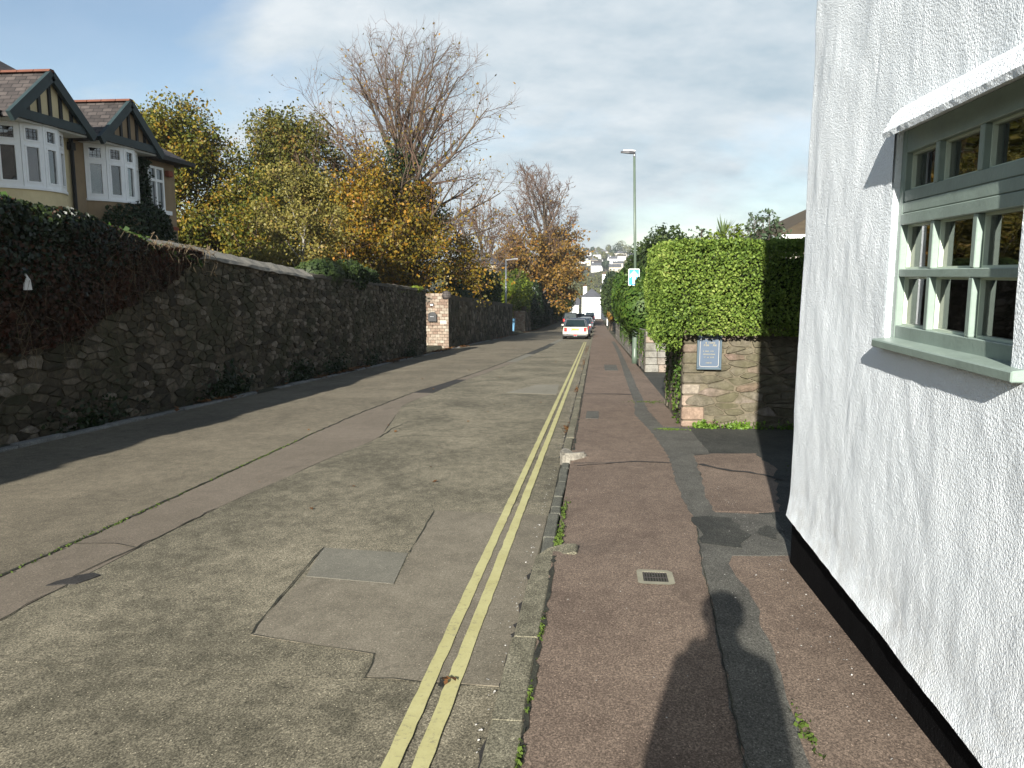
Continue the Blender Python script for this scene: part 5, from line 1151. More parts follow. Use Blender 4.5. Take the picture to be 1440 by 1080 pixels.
wp = thing('white_post', 'slim white post at the edge of the far pavement', 'post', (1.5, 112, pz(112)))
MB().box(1.43, 1.57, 111.93, 112.07, pz(112), pz(112) + 1.9).build('shaft', 'white_house', wp); MB().box(1.40, 1.60, 111.9, 112.1, pz(112) + 1.9, pz(112) + 1.98).build('cap', 'white_house', wp)
# garden behind the clipped hedge
pm = thing('cabbage_palm', 'spiky cabbage palm showing above the clipped hedge', 'palm', (2.42, 16, pz(16)))
MB().tube((2.42, 16, pz(16)), (2.42, 16, 2.22), .09, .07, 9).build('trunk', 'bark', pm)
r9 = random.Random(2); mb = MB()
for i in range(70):
    az = r9.uniform(0, 2 * math.pi); el = r9.uniform(-.35, 1.45); L = r9.uniform(.34, .56); d = Vector((math.cos(az) * math.cos(el), math.sin(az) * math.cos(el), math.sin(el))); sd = d.cross(Vector((0, 0, 1))).normalized() * .016
    p = Vector((2.42, 16, 2.25)); q = p + d * L * .55; e = p + d * L + Vector((0, 0, -.10 * math.cos(el))); mb.add([p - sd * .6, p + sd * .6, q + sd, q - sd, e], [(0, 1, 2, 3), (3, 2, 4)])
mb.build('fronds', 'leaf_palm', pm)
def spire_shrub(name, label, pts, mat, seed):
    t = thing(name, label, 'shrub', (pts[0][0], pts[0][1], pz(pts[0][1]))); r = random.Random(seed); segs = []; L = []
    for x, y, z in pts:
        b = Vector((x + r.uniform(-.1, .1), y, pz(y))); segs.append((*b, x, y, z, .02, .005))
        n = int((z - 1.4) * 55)
        for i in range(n):
            h = 1.4 + (z - 1.4) * r.random(); k = .20 * (1 - (h - 1.4) / (z - 1.3)) + .05; f = (h - b.z) / (z - b.z); px, py = b.x + (x - b.x) * f, b.y + (y - b.y) * f; q = (px + r.gauss(0, k), py + r.gauss(0, k), h + .05)
            segs.append((px, py, h - .03, *q, .005, .003)); L += [(q[0] + r.gauss(0, .02), q[1] + r.gauss(0, .02), q[2] + r.gauss(0, .02)) for _ in range(4)]
    seg_mesh('stems', segs, 'bark', t, 3); leaf_mesh('foliage', L, .075, mat, t, seed, aspect=.5)
pz_ = lambda u, v, Y: tuple(at_y(u, v, Y))
spire_shrub('feathery_shrub', 'feathery blue-green shrub with upright sprigs above the clipped hedge', [pz_(1083, 297, 15.5), pz_(1062, 303, 15.5), pz_(1074, 308, 15.7), pz_(1092, 313, 15.4), pz_(1052, 318, 15.6), pz_(1100, 322, 15.5), pz_(1068, 312, 15.8)], 'leaf_bluegreen', 5)
spire_shrub('garden_shrub', 'yellowish bushy plant between the cabbage palm and the feathery shrub', [pz_(1033, 322, 15.2), pz_(1040, 324, 15.3), pz_(1026, 327, 15.2), pz_(1046, 328, 15.4), pz_(1005, 330, 15.2), pz_(1036, 328, 15.2)], 'leaf_lime', 6)
spire_shrub('garden_sprig', 'single thin green sprig above the left end of the clipped hedge', [pz_(987, 322, 15.2), pz_(986, 326, 15.25)], 'leaf_bluegreen', 7)
bg = thing('bungalow', 'brown tiled bungalow roof with white gutter behind the clipped hedge', 'house', (9, 24, pz(22)))
e0 = at_y(1094, 330, 20.0); ex, ez = e0.x, e0.z
MB().add([(ex, 20, ez), (ex + 9, 20, ez), (ex + 9, 28, ez), (ex, 28, ez), (ex + 4, 24, ez + 2.0), (ex + 5, 24, ez + 2.0), (ex, 20, ez - .05), (ex + 9, 20, ez - .05), (ex + 9, 28, ez - .05), (ex, 28, ez - .05)], [(0, 1, 5, 4), (1, 2, 5), (2, 3, 4, 5), (3, 0, 4), (6, 9, 8, 7), (0, 6, 7, 1), (1, 7, 8, 2), (2, 8, 9, 3), (3, 9, 6, 0)]).build('roof', 'brown_tile', bg)
mb = MB(); mb.box(ex - .09, ex + 9.09, 19.90, 19.99, ez - .09, ez + .0); mb.build('gutter', 'white_gloss', bg); MB().box(ex - .09, ex - .0, 20.0, 28, ez - .09, ez).build('side_gutter', 'white_gloss', bg); MB().box(ex + .05, ex + 8.95, 20.02, 27.9, ez - .22, ez - .06).build('fascia', 'black_timber', bg)
MB().box(ex + .4, ex + 8.6, 20.4, 27.6, pz(22) - .5, ez - .22).build('wall', 'beige_wall', bg)

# ================================================================== TREES ON THE LEFT
def lowsel(zf, spread, per, rad, frac=1.0, box=None):
    def fn(P, rng):
        zz = zf + spread * rng.normal(size=len(P)) if not callable(zf) else zf(P) + spread * rng.normal(size=len(P))
        k = (P[:, 2] < zz) & (rng.random(len(P)) < frac)
        return scatter(P[k], rng, per, rad)
    return fn
# tall lime with bare top and ivy-clad trunk
bx_, by_ = -10.2, 42.0; bz_ = gz(42) + .1
gen = make_tree(11, (bx_, by_, bz_), 13.9, (bx_ - .1, by_, 4.6), (6.7, 5.8, 9.4), 42 / 100, 44, 15, 6, 3, t_lo=.24, up=(.02, .06, .06), twig_r=.0095, low_incl=1.30, trunk_frac=.72)
def gold_low(P):
    x = P[:, 0] - bx_; return 4.9 + 1.8 * (fbm(P[:, 0] * .6, P[:, 1] * .6, 3, 3) - .45) * 2 - 1.1 * np.clip(x - 1.6, 0, 9) - .25 * np.clip(-x - 2.5, 0, 9) + 2.6 * np.exp(-((x + .5) / 1.1) ** 2)
T1, trunkpts = tree_thing('lime_tree', 'tall lime tree with bare branching top, golden lower leaves and ivy-clad trunk', (bx_, by_, bz_), gen,
    [('gold_foliage', 'leaf_gold', lowsel(gold_low, .6, 9, .26, .95), .165, {}), ('sparse_foliage', 'leaf_gold', lowsel(10.5, 2.2, 1, .10, .30), .14, {})], seed=3)
rg = np.random.default_rng(5); Q = []
for i, (p, r_) in enumerate(trunkpts[:11]):
    if p.z < 9.0:
        n = int(2300 * max(.25, 1 - max(0, p.z - 3) / 7)); q = np.array(p) + np.array([0, -.9, 0]) + rg.normal(0, 1, (n, 3)) * np.array([.62, .7, .6]) * (1.15 if p.z < 5 else .8); Q.append(q)
for (dx, dz, l) in ((-1.2, 7.0, 1.2), (1.5, 6.0, 1.4), (2.2, 4.6, 1.2), (-1.9, 6.0, 1.0), (.9, 7.6, .8)):
    for k in range(7): q = np.array([bx_ + dx * (k + 1) / 7, by_ - .8, dz - l + l * k / 6 * .8]) + rg.normal(0, .24, (190, 3)); Q.append(q)
leaf_mesh('ivy', np.concatenate(Q), .14, 'leaf_dark', T1, 8)
rr = random.Random(6)
# golden understorey between lime and gate
def leafy(name, label, base, env_c, env_r, seed, mat, size, per, rad, nl=16, n2=9, n3=4, n4=2, frac=.85, group=None, bark='bark', r0=.22, extra=None, trunk_frac=.7, t_lo=.2, li=1.35):
    top = env_c[2] + env_r[2]; g = make_tree(seed, base, top, env_c, env_r, r0, nl, n2, n3, n4, t_lo=t_lo, low_incl=li, trunk_frac=trunk_frac, twig_r=.012)
    fol = [('foliage', mat, lowsel(99, 0, per, rad, frac), size, {})] + (extra or [])
    return tree_thing(name, label, base, g, fol, seed=seed, group=group, bark=bark)[0]
gb = lambda x, y: (x, y, gz(y) + .1)
leafy('golden_tree', 'bushy golden-orange tree leaning over the brick gate pier', gb(-9.3, 40.2), (-9.3, 39.8, 1.9), (3.1, 2.4, 4.2), 31, 'leaf_gold', .15, 11, .25, 15, 9, 4, 2)
leafy('golden_tree', 'yellow-green maple in front of the tall lime tree', gb(-11.6, 37.5), (-11.5, 37.5, 2.2), (2.7, 2.4, 3.9), 32, 'leaf_gold', .15, 12, .25, 16, 9, 4, 2)
leafy('chestnut_tree', 'olive and gold horse chestnut standing right beside the brown house', gb(-19.3, 36), (-19.2, 36, 3.0), (4.0, 3.6, 5.9), 33, 'leaf_chestnut', .155, 32, .30, 26, 12, 4, 1, frac=.85, li=1.45)
leafy('chestnut_tree', 'spreading olive horse chestnut with gaps of sky, behind the pale birch', gb(-16.2, 41), (-16.0, 41, 3.2), (4.3, 3.6, 6.3), 34, 'leaf_olive', .155, 32, .30, 26, 12, 4, 1, frac=.80, li=1.45)
leafy('russet_tree', 'thin russet tree between the spreading chestnut and the tall lime', gb(-14.0, 44), (-13.9, 44, 3.4), (3.0, 2.6, 5.8), 35, 'leaf_rust', .16, 7, .24, 15, 9, 4, 3, frac=.7)
leafy('birch_tree', 'pale yellow-green weeping birch behind the stone wall coping', gb(-11.2, 29), (-11.2, 29, 1.9), (2.1, 1.8, 3.4), 36, 'leaf_birch', .105, 13, .18, 18, 9, 4, 3, bark='pale_bark', r0=.09, trunk_frac=.85)
leafy('golden_tree', 'low yellow tree filling the garden below the spreading chestnut', gb(-14.6, 34), (-14.6, 34, 1.6), (2.6, 2.2, 2.9), 37, 'leaf_chestnut', .15, 11, .25, 14, 8, 4, 2)
leafy('golden_tree', 'low gold tree filling the garden next to the brown house corner', gb(-17.6, 33), (-17.6, 33, 1.3), (2.6, 2.2, 2.9), 38, 'leaf_chestnut', .15, 11, .25, 14, 8, 4, 2)
# second big tree down the road
gen = make_tree(51, (-7.9, 100, gz(100)), 15.0, (-7.9, 100, 4.6), (6.6, 6.0, 10.3), .5, 34, 15, 6, 3, t_lo=.2, up=(.04, .05, .05), twig_r=.028, low_incl=1.3, trunk_frac=.7)
tree_thing('beech_tree', 'rust-brown beech with a bare twiggy top, further down the road', (-7.9, 100, gz(100)), gen, [('foliage', 'leaf_rust', lowsel(lambda P: 5.0 + 3.2 * (fbm(P[:, 0] * .35, P[:, 1] * .35, 6, 3) - .45) * 2 + .12 * P[:, 0] + .9, 1.0, 6, .42), .36, {}), ('sparse_foliage', 'leaf_rust', lowsel(11, 1.5, 1, .2, .12), .26, {})], seed=8)
gen = make_tree(52, (-10.5, 72, gz(72)), 8.4, (-10.3, 72, 2.0), (4.6, 4.4, 6.6), .3, 20, 11, 5, 3, t_lo=.2, twig_r=.02, trunk_frac=.72)
tree_thing('bare_tree', 'almost leafless tree between the golden lime and the rust-brown beech', (-10.5, 72, gz(72)), gen, [('sparse_foliage', 'leaf_rust', lowsel(99, 0, 1, .15, .10), .22, {})], seed=9)
# hedges and shrubs on the left
shrub('wall_hedge', 'rounded dark green bush bulging over the stone wall past the pale coping', (-7.9, 22.5, gz(22)), [((-7.55, 21.4, 1.55), (.55, 1.5, .48)), ((-7.55, 23.6, 1.45), (.55, 1.7, .55)), ((-7.6, 25.4, 1.30), (.5, 1.2, .5))], 'leaf_conifer', .085, 900, 41, stems=4)
shrub('wall_plants', 'low grassy weeds growing along the wall top before the gateway', (-7.4, 30, gz(30)), [((-7.3, 28.5, .95), (.2, 1.5, .16)), ((-7.3, 31.3, .93), (.22, 1.4, .18))], 'leaf_lime', .08, 700, 42, stems=2)
shrub('conifer_hedge', 'dense dark green conifer hedge behind the shaded wall past the gate pier', (-8.6, 54, gz(54)), [((-8.4, 47, -.3), (1.2, 3, 1.8)), ((-8.6, 53, .1), (1.5, 4, 2.1)), ((-8.7, 60, -.1), (1.6, 4.2, 2.3))], 'leaf_conifer', .17, 110, 43)
shrub('lime_shrub', 'sunlit yellow-green shrub rising above the conifer hedge by the far gateway', (-8.3, 76, gz(76)), [((-8.6, 73, .1), (1.5, 2.6, 1.9)), ((-8.4, 82, -.4), (1.8, 4, 2.5))], 'leaf_lime', .24, 60, 44)
shrub('ivy_hedge', 'tall black-green ivy mass on the far shaded wall', (-7.6, 104, gz(104)), [((-7.6, 98, -2.6), (1.2, 6, 3.4)), ((-7.4, 110, -2.7), (1.3, 8, 3.9)), ((-7.4, 88, -2.6), (1.0, 4, 2.4))], 'leaf_dark', .26, 42, 45)
shrub('lime_shrub', 'bright green tree overhanging the wall at the bottom of the hill', (-7.0, 138, gz(138)), [((-5.9, 132, -3.2), (2.3, 7, 2.9)), ((-7.5, 145, -3.0), (2.5, 8, 3.6))], 'leaf_lime', .42, 20, 46)
shrub('dark_hedge', 'last dark hedge on the left above the road, before the white houses', (-8.5, 165, gz(165)), [((-8.5, 160, -4.8), (2, 10, 3.5)), ((-9, 120, -3), (2.2, 14, 4))], 'leaf_dark', .45, 14, 47)
ll = thing('street_lamp', 'short grey street lamp with a small bent arm, in front of the rust-brown beech', 'street lamp', (-7.45, 65, gz(65)))
MB().tube((-7.45, 65, gz(65)), (-7.45, 65, 2.72), .09, .06, 10).build('shaft', 'galvanised', ll, smooth=True); MB().bar((-7.45, 65, 2.72), (-6.75, 65, 2.80), .07, .07).build('arm', 'galvanised', ll); MB().box(-6.9, -6.45, 64.9, 65.1, 2.75, 2.86).build('lamp_head', 'galvanised', ll, bevel=.02)
ch = thing('cream_house', 'cream house glimpsed through the bare twigs beyond the conifer hedge', 'house', (-12.5, 84, gz(84)))
MB().box(-16, -10.6, 84, 92, gz(84) - .3, 2.6).build('wall', 'cream_wall', ch); MB().add([(-16.3, 83.7, 2.6), (-10.3, 83.7, 2.6), (-10.3, 92.3, 2.6), (-16.3, 92.3, 2.6), (-13.3, 85.5, 4.2), (-13.3, 90.5, 4.2)], [(0, 1, 4), (1, 2, 5, 4), (2, 3, 5), (3, 0, 4, 5), (0, 3, 2, 1)]).build('roof', 'far_slate', ch)
for x in (-14.8, -12.3):
    for z in (-2.4, .4): w_ = MB().box(x, x + 1.0, 83.93, 84.02, z, z + 1.4).build('window', 'white_house', ch); MB().box(x + .1, x + .9, 83.9, 83.93, z + .1, z + 1.3).build('pane', 'dark_pane', w_)

# ================================================================== CARS
def make_car(name, label, cx, y0, paint, L, W, H, roof=None, group=None, suv=False, mini=False, cat='car'):
    zb = gz(y0 + L / 2); t = thing(name, label, cat, (cx, y0 + L / 2, zb), group); s = W / 2; belt = H * (.62 if not suv else .60); clr = .20 if not suv else .28
    dzy = lambda y: gz(y0 + y) - zb
    def ring(y, wl, wb, zs, zt, crown):
        z = dzy(y); P = [(-wl * .92, zs), (-wl, zs + .12), (-wl, zs + (zt - zs) * .5), (-wb, zt - .03), (-wb * .88, zt + crown * .5), (0, zt + crown), (wb * .88, zt + crown * .5), (wb, zt - .03), (wl, zs + (zt - zs) * .5), (wl, zs + .12), (wl * .92, zs)]
        return [(cx + x, y0 + y, zb + z + zz) for x, zz in P]
    hood = belt * .93
    st = [(0, s * .86, s * .80, clr + .10, belt * .88, .0), (.05, s * .96, s * .90, clr + .04, belt * .96, .0), (.25, s, s * .95, clr, belt, .01), (L * .35, s, s * .96, clr - .02, belt, .01), (L * .66, s, s * .96, clr - .02, belt, .02), (L * .74, s, s * .94, clr, hood, .05), (L * .93, s * .97, s * .86, clr, hood * .88, .04), (L * .985, s * .88, s * .78, clr + .05, hood * .78, .02), (L, s * .78, s * .7, clr + .12, hood * .66, .01)]
    MB().loft([ring(*a) for a in st]).build('body', paint, t, smooth=False, bevel=.012)
    yr0, yr1 = (.10, .42) if not suv else (.08, .34); yf0, yf1 = L * .74, L * .56
    def gring(yr, yf, w, z): return [(cx - w * .9, y0 + yr, zb + dzy(yr) + z), (cx + w * .9, y0 + yr, zb + dzy(yr) + z), (cx + w, y0 + yr + .15, zb + dzy(yr) + z), (cx + w, y0 + yf - .15, zb + dzy(yf) + z), (cx + w * .88, y0 + yf, zb + dzy(yf) + z), (cx - w * .88, y0 + yf, zb + dzy(yf) + z), (cx - w, y0 + yf - .15, zb + dzy(yf) + z), (cx - w, y0 + yr + .15, zb + dzy(yr) + z)]
    lo = gring(yr0, yf0, s * .93, belt - .01); hi = gring(yr1, yf1, s * .76, H - .07)
    MB().loft([lo, hi]).build('window_glass', 'car_glass', t)
    MB().loft([gring(yr1 - .02, yf1 + .02, s * .775, H - .075), gring(yr1 + .04, yf1 - .06, s * .70, H - .015), gring(yr1 + .3, yf1 - .3, s * .45, H)]).build('roof', roof or paint, t, bevel=.008)
    for a, b in zip(lo, hi):
        MB().bar(a, b, .055, .055).build('pillar', roof or paint, t)
    zr = zb + dzy(0)
    for sx in (-1, 1):
        if suv: b = (cx + sx * s * .80 - .10, cx + sx * s * .80 + .10, y0 - .012, y0 + .10, zr + belt * .72, zr + belt * 1.02)
        else: b = (cx + sx * s * .76 - .105, cx + sx * s * .76 + .105, y0 - .015, y0 + .10, zr + belt * .60, zr + belt * .93)
        MB().box(*b).build('tail_light', 'lens_red', t, bevel=.02)
        MB().box(cx + sx * (s + .10) - .08, cx + sx * (s + .10) + .08, y0 + L * .64, y0 + L * .66, zb + belt + .0, zb + belt + .13).build('door_mirror', paint, t, bevel=.02)
        for yy in (.62, L - .72):
            zc = zb + dzy(yy); r_ = .31 if not suv else .35; xo = cx + sx * (s - .10)
            w = MB().tube((xo - .105, y0 + yy, zc + r_), (xo + .105, y0 + yy, zc + r_), r_, r_, 20).build('wheel', 'tyre', t, bevel=.015)
            MB().tube((xo + sx * .085, y0 + yy, zc + r_), (xo + sx * .112, y0 + yy, zc + r_), r_ * .66, r_ * .6, 14).build('rim', 'rim', w)
    MB().box(cx - .26, cx + .26, y0 - .02, y0 + .05, zr + belt * .70, zr + belt * .70 + .115).build('number_plate', 'plate_yellow', t)
    pc = MB()
    for k in range(7):
        if k != 4: pc.box(cx - .215 + k * .065, cx - .175 + k * .065, y0 - .024, y0 - .02, zr + belt * .70 + .025, zr + belt * .70 + .09)
    pc.build('plate_marks', 'plastic_black', t)
    bp = MB(); bp.loft([[(cx - s * .93, y0 - .05, zr + clr + .02), (cx + s * .93, y0 - .05, zr + clr + .02), (cx + s * .93, y0 + .3, zr + clr), (cx - s * .93, y0 + .3, zr + clr)], [(cx - s * .97, y0 - .04, zr + clr + (.16 if mini else .2)), (cx + s * .97, y0 - .04, zr + clr + (.16 if mini else .2)), (cx + s * .97, y0 + .3, zr + clr + .16), (cx - s * .97, y0 + .3, zr + clr + .16)]]); bp.build('rear_bumper', 'plastic_black', t, bevel=.02)
    if mini:
        MB().box(cx - .10, cx + .10, y0 - .065, y0 - .04, zr + clr + .07, zr + clr + .14).build('fog_light', 'lens_red', t)
        MB().box(cx - .33, cx + .33, y0 - .035, y0 + .02, zr + belt * .86, zr + belt * .91).build('handle_strip', 'galvanised', t, bevel=.008)
        for xx in (-.07, .07): MB().tube((cx + xx, y0 - .06, zr + clr + .03), (cx + xx, y0 + .1, zr + clr + .03), .032, .032, 10).build('exhaust', 'rim', t)
    return t
make_car('parked_car', 'small white hatchback with dark roof, first in the row at the kerb', -1.46, 55.0, 'car_white', 3.8, 1.78, 1.42, roof='car_grey', mini=True, group='cars parked along the kerb')
make_car('parked_car', 'dark grey hatchback parked directly ahead of the white hatchback', -1.36, 60.6, 'car_navy', 4.1, 1.76, 1.48, group='cars parked along the kerb')
make_car('parked_car', 'grey hatchback parked third in the row along the kerb', -1.30, 76, 'car_grey', 4.1, 1.76, 1.47, group='cars parked along the kerb')
make_car('parked_car', 'silver car parked fourth in the row along the kerb', -1.26, 96, 'car_silver', 4.2, 1.76, 1.47, group='cars parked along the kerb')
make_car('parked_car', 'blue car parked fifth in the row along the kerb', -1.25, 122, 'car_blue', 4.2, 1.8, 1.5, group='cars parked along the kerb')
make_car('parked_car', 'dark blue people carrier parked last in the row along the kerb', -1.25, 150, 'car_blue', 4.4, 1.85, 1.7, group='cars parked along the kerb')
make_car('driving_car', 'black off-roader with red tail lights driving down the middle of the road', -3.25, 98, 'car_black', 4.6, 1.95, 1.95, suv=True)
make_car('driving_car', 'dark car further down the road ahead of the black off-roader', -2.9, 140, 'car_black', 4.3, 1.8, 1.6)

# ================================================================== FAR HOUSES, HILL
def far_house(name, label, x0, x1, y0, y1, zb, ze, rise, wallm='white_house', roofm='far_slate', group=None, chim=1, wins=((0.2, .5), (.8, .5)), cat='house', rows=1, side=True, along='x'):
    t = thing(name, label, cat, ((x0 + x1) / 2, (y0 + y1) / 2, zb), group); MB().box(x0, x1, y0, y1, zb - 2, ze).build('wall', wallm, t); o = .25
    if along == 'x':
        my = (y0 + y1) / 2; V = [(x0 - o, y0 - o, ze), (x1 + o, y0 - o, ze), (x1 + o, y1 + o, ze), (x0 - o, y1 + o, ze), (x0 - o, my, ze + rise), (x1 + o, my, ze + rise)]; Fc = [(0, 1, 5, 4), (2, 3, 4, 5), (0, 4, 3), (1, 2, 5), (0, 3, 2, 1)]
    elif along == 'y':
        mx_ = (x0 + x1) / 2; V = [(x0 - o, y0 - o, ze), (x1 + o, y0 - o, ze), (x1 + o, y1 + o, ze), (x0 - o, y1 + o, ze), (mx_, y0 - o, ze + rise), (mx_, y1 + o, ze + rise)]; Fc = [(0, 1, 4), (1, 2, 5, 4), (2, 3, 5), (3, 0, 4, 5), (0, 3, 2, 1)]
    else:
        my = (y0 + y1) / 2; h_ = min(x1 - x0, y1 - y0) / 2; V = [(x0 - o, y0 - o, ze), (x1 + o, y0 - o, ze), (x1 + o, y1 + o, ze), (x0 - o, y1 + o, ze), (x0 + h_, my, ze + rise), (x1 - h_ + .05, my, ze + rise)]; Fc = [(0, 1, 5, 4), (2, 3, 4, 5), (0, 4, 3), (1, 2, 5), (0, 3, 2, 1)]
    MB().add(V, Fc).build('roof', roofm, t)
    w = x1 - x0; hgt = (ze - zb)
    for r_ in range(rows):
        for f, _ in wins:
            ww = min(1.2, w * .2); xc = x0 + w * f; z0_ = zb + hgt * ((r_ + .38) / rows); z1_ = zb + hgt * ((r_ + .80) / rows)
            MB().box(xc - ww / 2, xc + ww / 2, y0 - .06, y0 + .01, z0_, z1_).build('window', 'blind', t)
    for k in range(chim):
        xc = x0 + w * (.15 if k == 0 else .85); my = (y0 + y1) / 2; c = MB().box(xc - .45, xc + .45, my - .3, my + .3, ze, ze + rise + .5).build('chimney', wallm, t)
        for q in (-.22, .22): MB().tube((xc + q, my, ze + rise + .5), (xc + q, my, ze + rise + .95), .13, .10, 8).build('chimney_pot', 'ridge_red', c)
    return t
zg = gz(190)
far_house('end_house', 'white two-storey house with slate roof closing the bottom of the road', -3.6, 1.0, 192, 200, zg, -3.9, 1.9, rows=2, wins=((.25, 0), (.62, 0)), along='hip')
far_house('end_house', 'taller house with dark slate roof standing behind the white end house', .9, 6.5, 204, 212, zg - 1, -2.2, 3.2, rows=2, along='y', wins=((.3, 0), (.7, 0)))
far_house('end_house', 'low white terrace beside the white end house, left of the lamp', -8.6, -4.4, 194, 202, zg, -5.9, 1.6, rows=1, wins=((.2, 0), (.5, 0), (.8, 0)))
far_house('end_house', 'small white cottage furthest along the low terrace', -13.5, -8.8, 197, 205, zg, -5.2, 1.6, rows=1, wins=((.3, 0), (.7, 0)))
dl = thing('street_lamp', 'distant dark street lamp in front of the white end house', 'street lamp', (-3.6, 176, gz(176))); MB().tube((-3.6, 176, gz(176)), (-3.6, 176, gz(176) + 5.2), .1, .07, 8).build('shaft', 'lamp_dark', dl); MB().box(-3.8, -3.4, 175.8, 176.2, gz(176) + 5.2, gz(176) + 5.6).build('lamp_head', 'lamp_dark', dl)
rr = random.Random(77); hn = 0
for y in (604, 640, 684, 728, 776, 826, 872):
    x = -52 + rr.uniform(-6, 0)
    while x < 56:
        w = rr.uniform(6.5, 11.5); yy = y + rr.uniform(-14, 14); zt = terrain_z(x + w / 2, yy); wm = rr.choice(('white_house', 'white_house', 'white_house', 'beige_wall', 'cream_wall'))
        rm_ = rr.choice(('far_slate', 'far_slate', 'brown_tile', 'slate'))
        if rr.random() < .84:
            far_house('hill_house', 'small %s house with %s roof on the far hillside above the woods' % ({'white_house': 'white', 'beige_wall': 'beige', 'cream_wall': 'cream'}[wm], {'far_slate': 'slate', 'slate': 'dark', 'brown_tile': 'brown'}[rm_]), x, x + w, yy, yy + 8, zt, zt + rr.uniform(3.2, 4.8), rr.uniform(1.6, 2.6), wm, rm_, 'houses on the far hillside', rr.choice((0, 1)), ((.22, 0), (.5, 0), (.78, 0)), along=rr.choice(('x', 'x', 'y')))
        x += w + rr.uniform(4.0, 12)
rg = np.random.default_rng(91); PP = []; NN = []
for i in range(520):
    y = rg.uniform(300, 560) if i < 430 else rg.uniform(225, 300); x = rg.uniform(-95, 75) * y / 450; r_ = rg.uniform(3.2, 6.0) * (1 if y < 500 else .75); z = terrain_z(x, y) + r_ * .7
    p, d = blob_points(rg, (x, y, z), (r_, r_, r_ * rg.uniform(.85, 1.25)), 170, .3, .35); PP.append(p); NN.append(d)
tag(leaf_mesh('hillside_woods', np.concatenate(PP), 1.25, 'leaf_woods', None, 4, normal=np.concatenate(NN), nb=.5), 'dull green and brown woods filling the valley below the hillside houses', 'woods', kind='stuff')
def hill_tree(x, y, r_, h, mat, seed):
    z = terrain_z(x, y); t = thing('hill_tree', 'dark %s tree among the far hillside houses' % ('bushy round' if r_ > 4 else ('tall narrow' if h > 2.4 * r_ else 'small round')), 'tree', (x, y, z), 'trees on the far hillside'); MB().tube((x, y, z), (x, y, z + h * .6), .5, .25, 7).build('trunk', 'bark', t)
    q = np.random.default_rng(seed); p, d = blob_points(q, (x, y, z + h * .62), (r_, r_, h * .42), 420, .3, .4); leaf_mesh('crown', p, 1.3, mat, t, seed, normal=d, nb=.4)
for k, (u, Y, r_, h) in enumerate(((833, 900, 3, 9), (841, 905, 3, 9), (855, 905, 3.5, 12), (868, 880, 6, 14), (873, 885, 6, 17), (845, 905, 3, 7), (824, 890, 4, 8), (858, 740, 4.5, 8), (836, 700, 3.5, 7), (852, 606, 3.5, 9), (848, 830, 3, 6), (820, 720, 3, 6), (811, 880, 6, 10), (802, 890, 6, 10), (882, 860, 6, 13), (790, 900, 7, 12))):
    hill_tree(at_y(u, 380, Y).x, Y, r_, h, 'leaf_woods' if k % 3 else 'leaf_dark', 200 + k)

rr = random.Random(31)
for k in range(30): hill_tree(rr.uniform(-45, 50), rr.uniform(600, 880), rr.uniform(2.4, 4.2), rr.uniform(5, 8.5), 'leaf_woods' if k % 4 else 'leaf_dark', 300 + k)

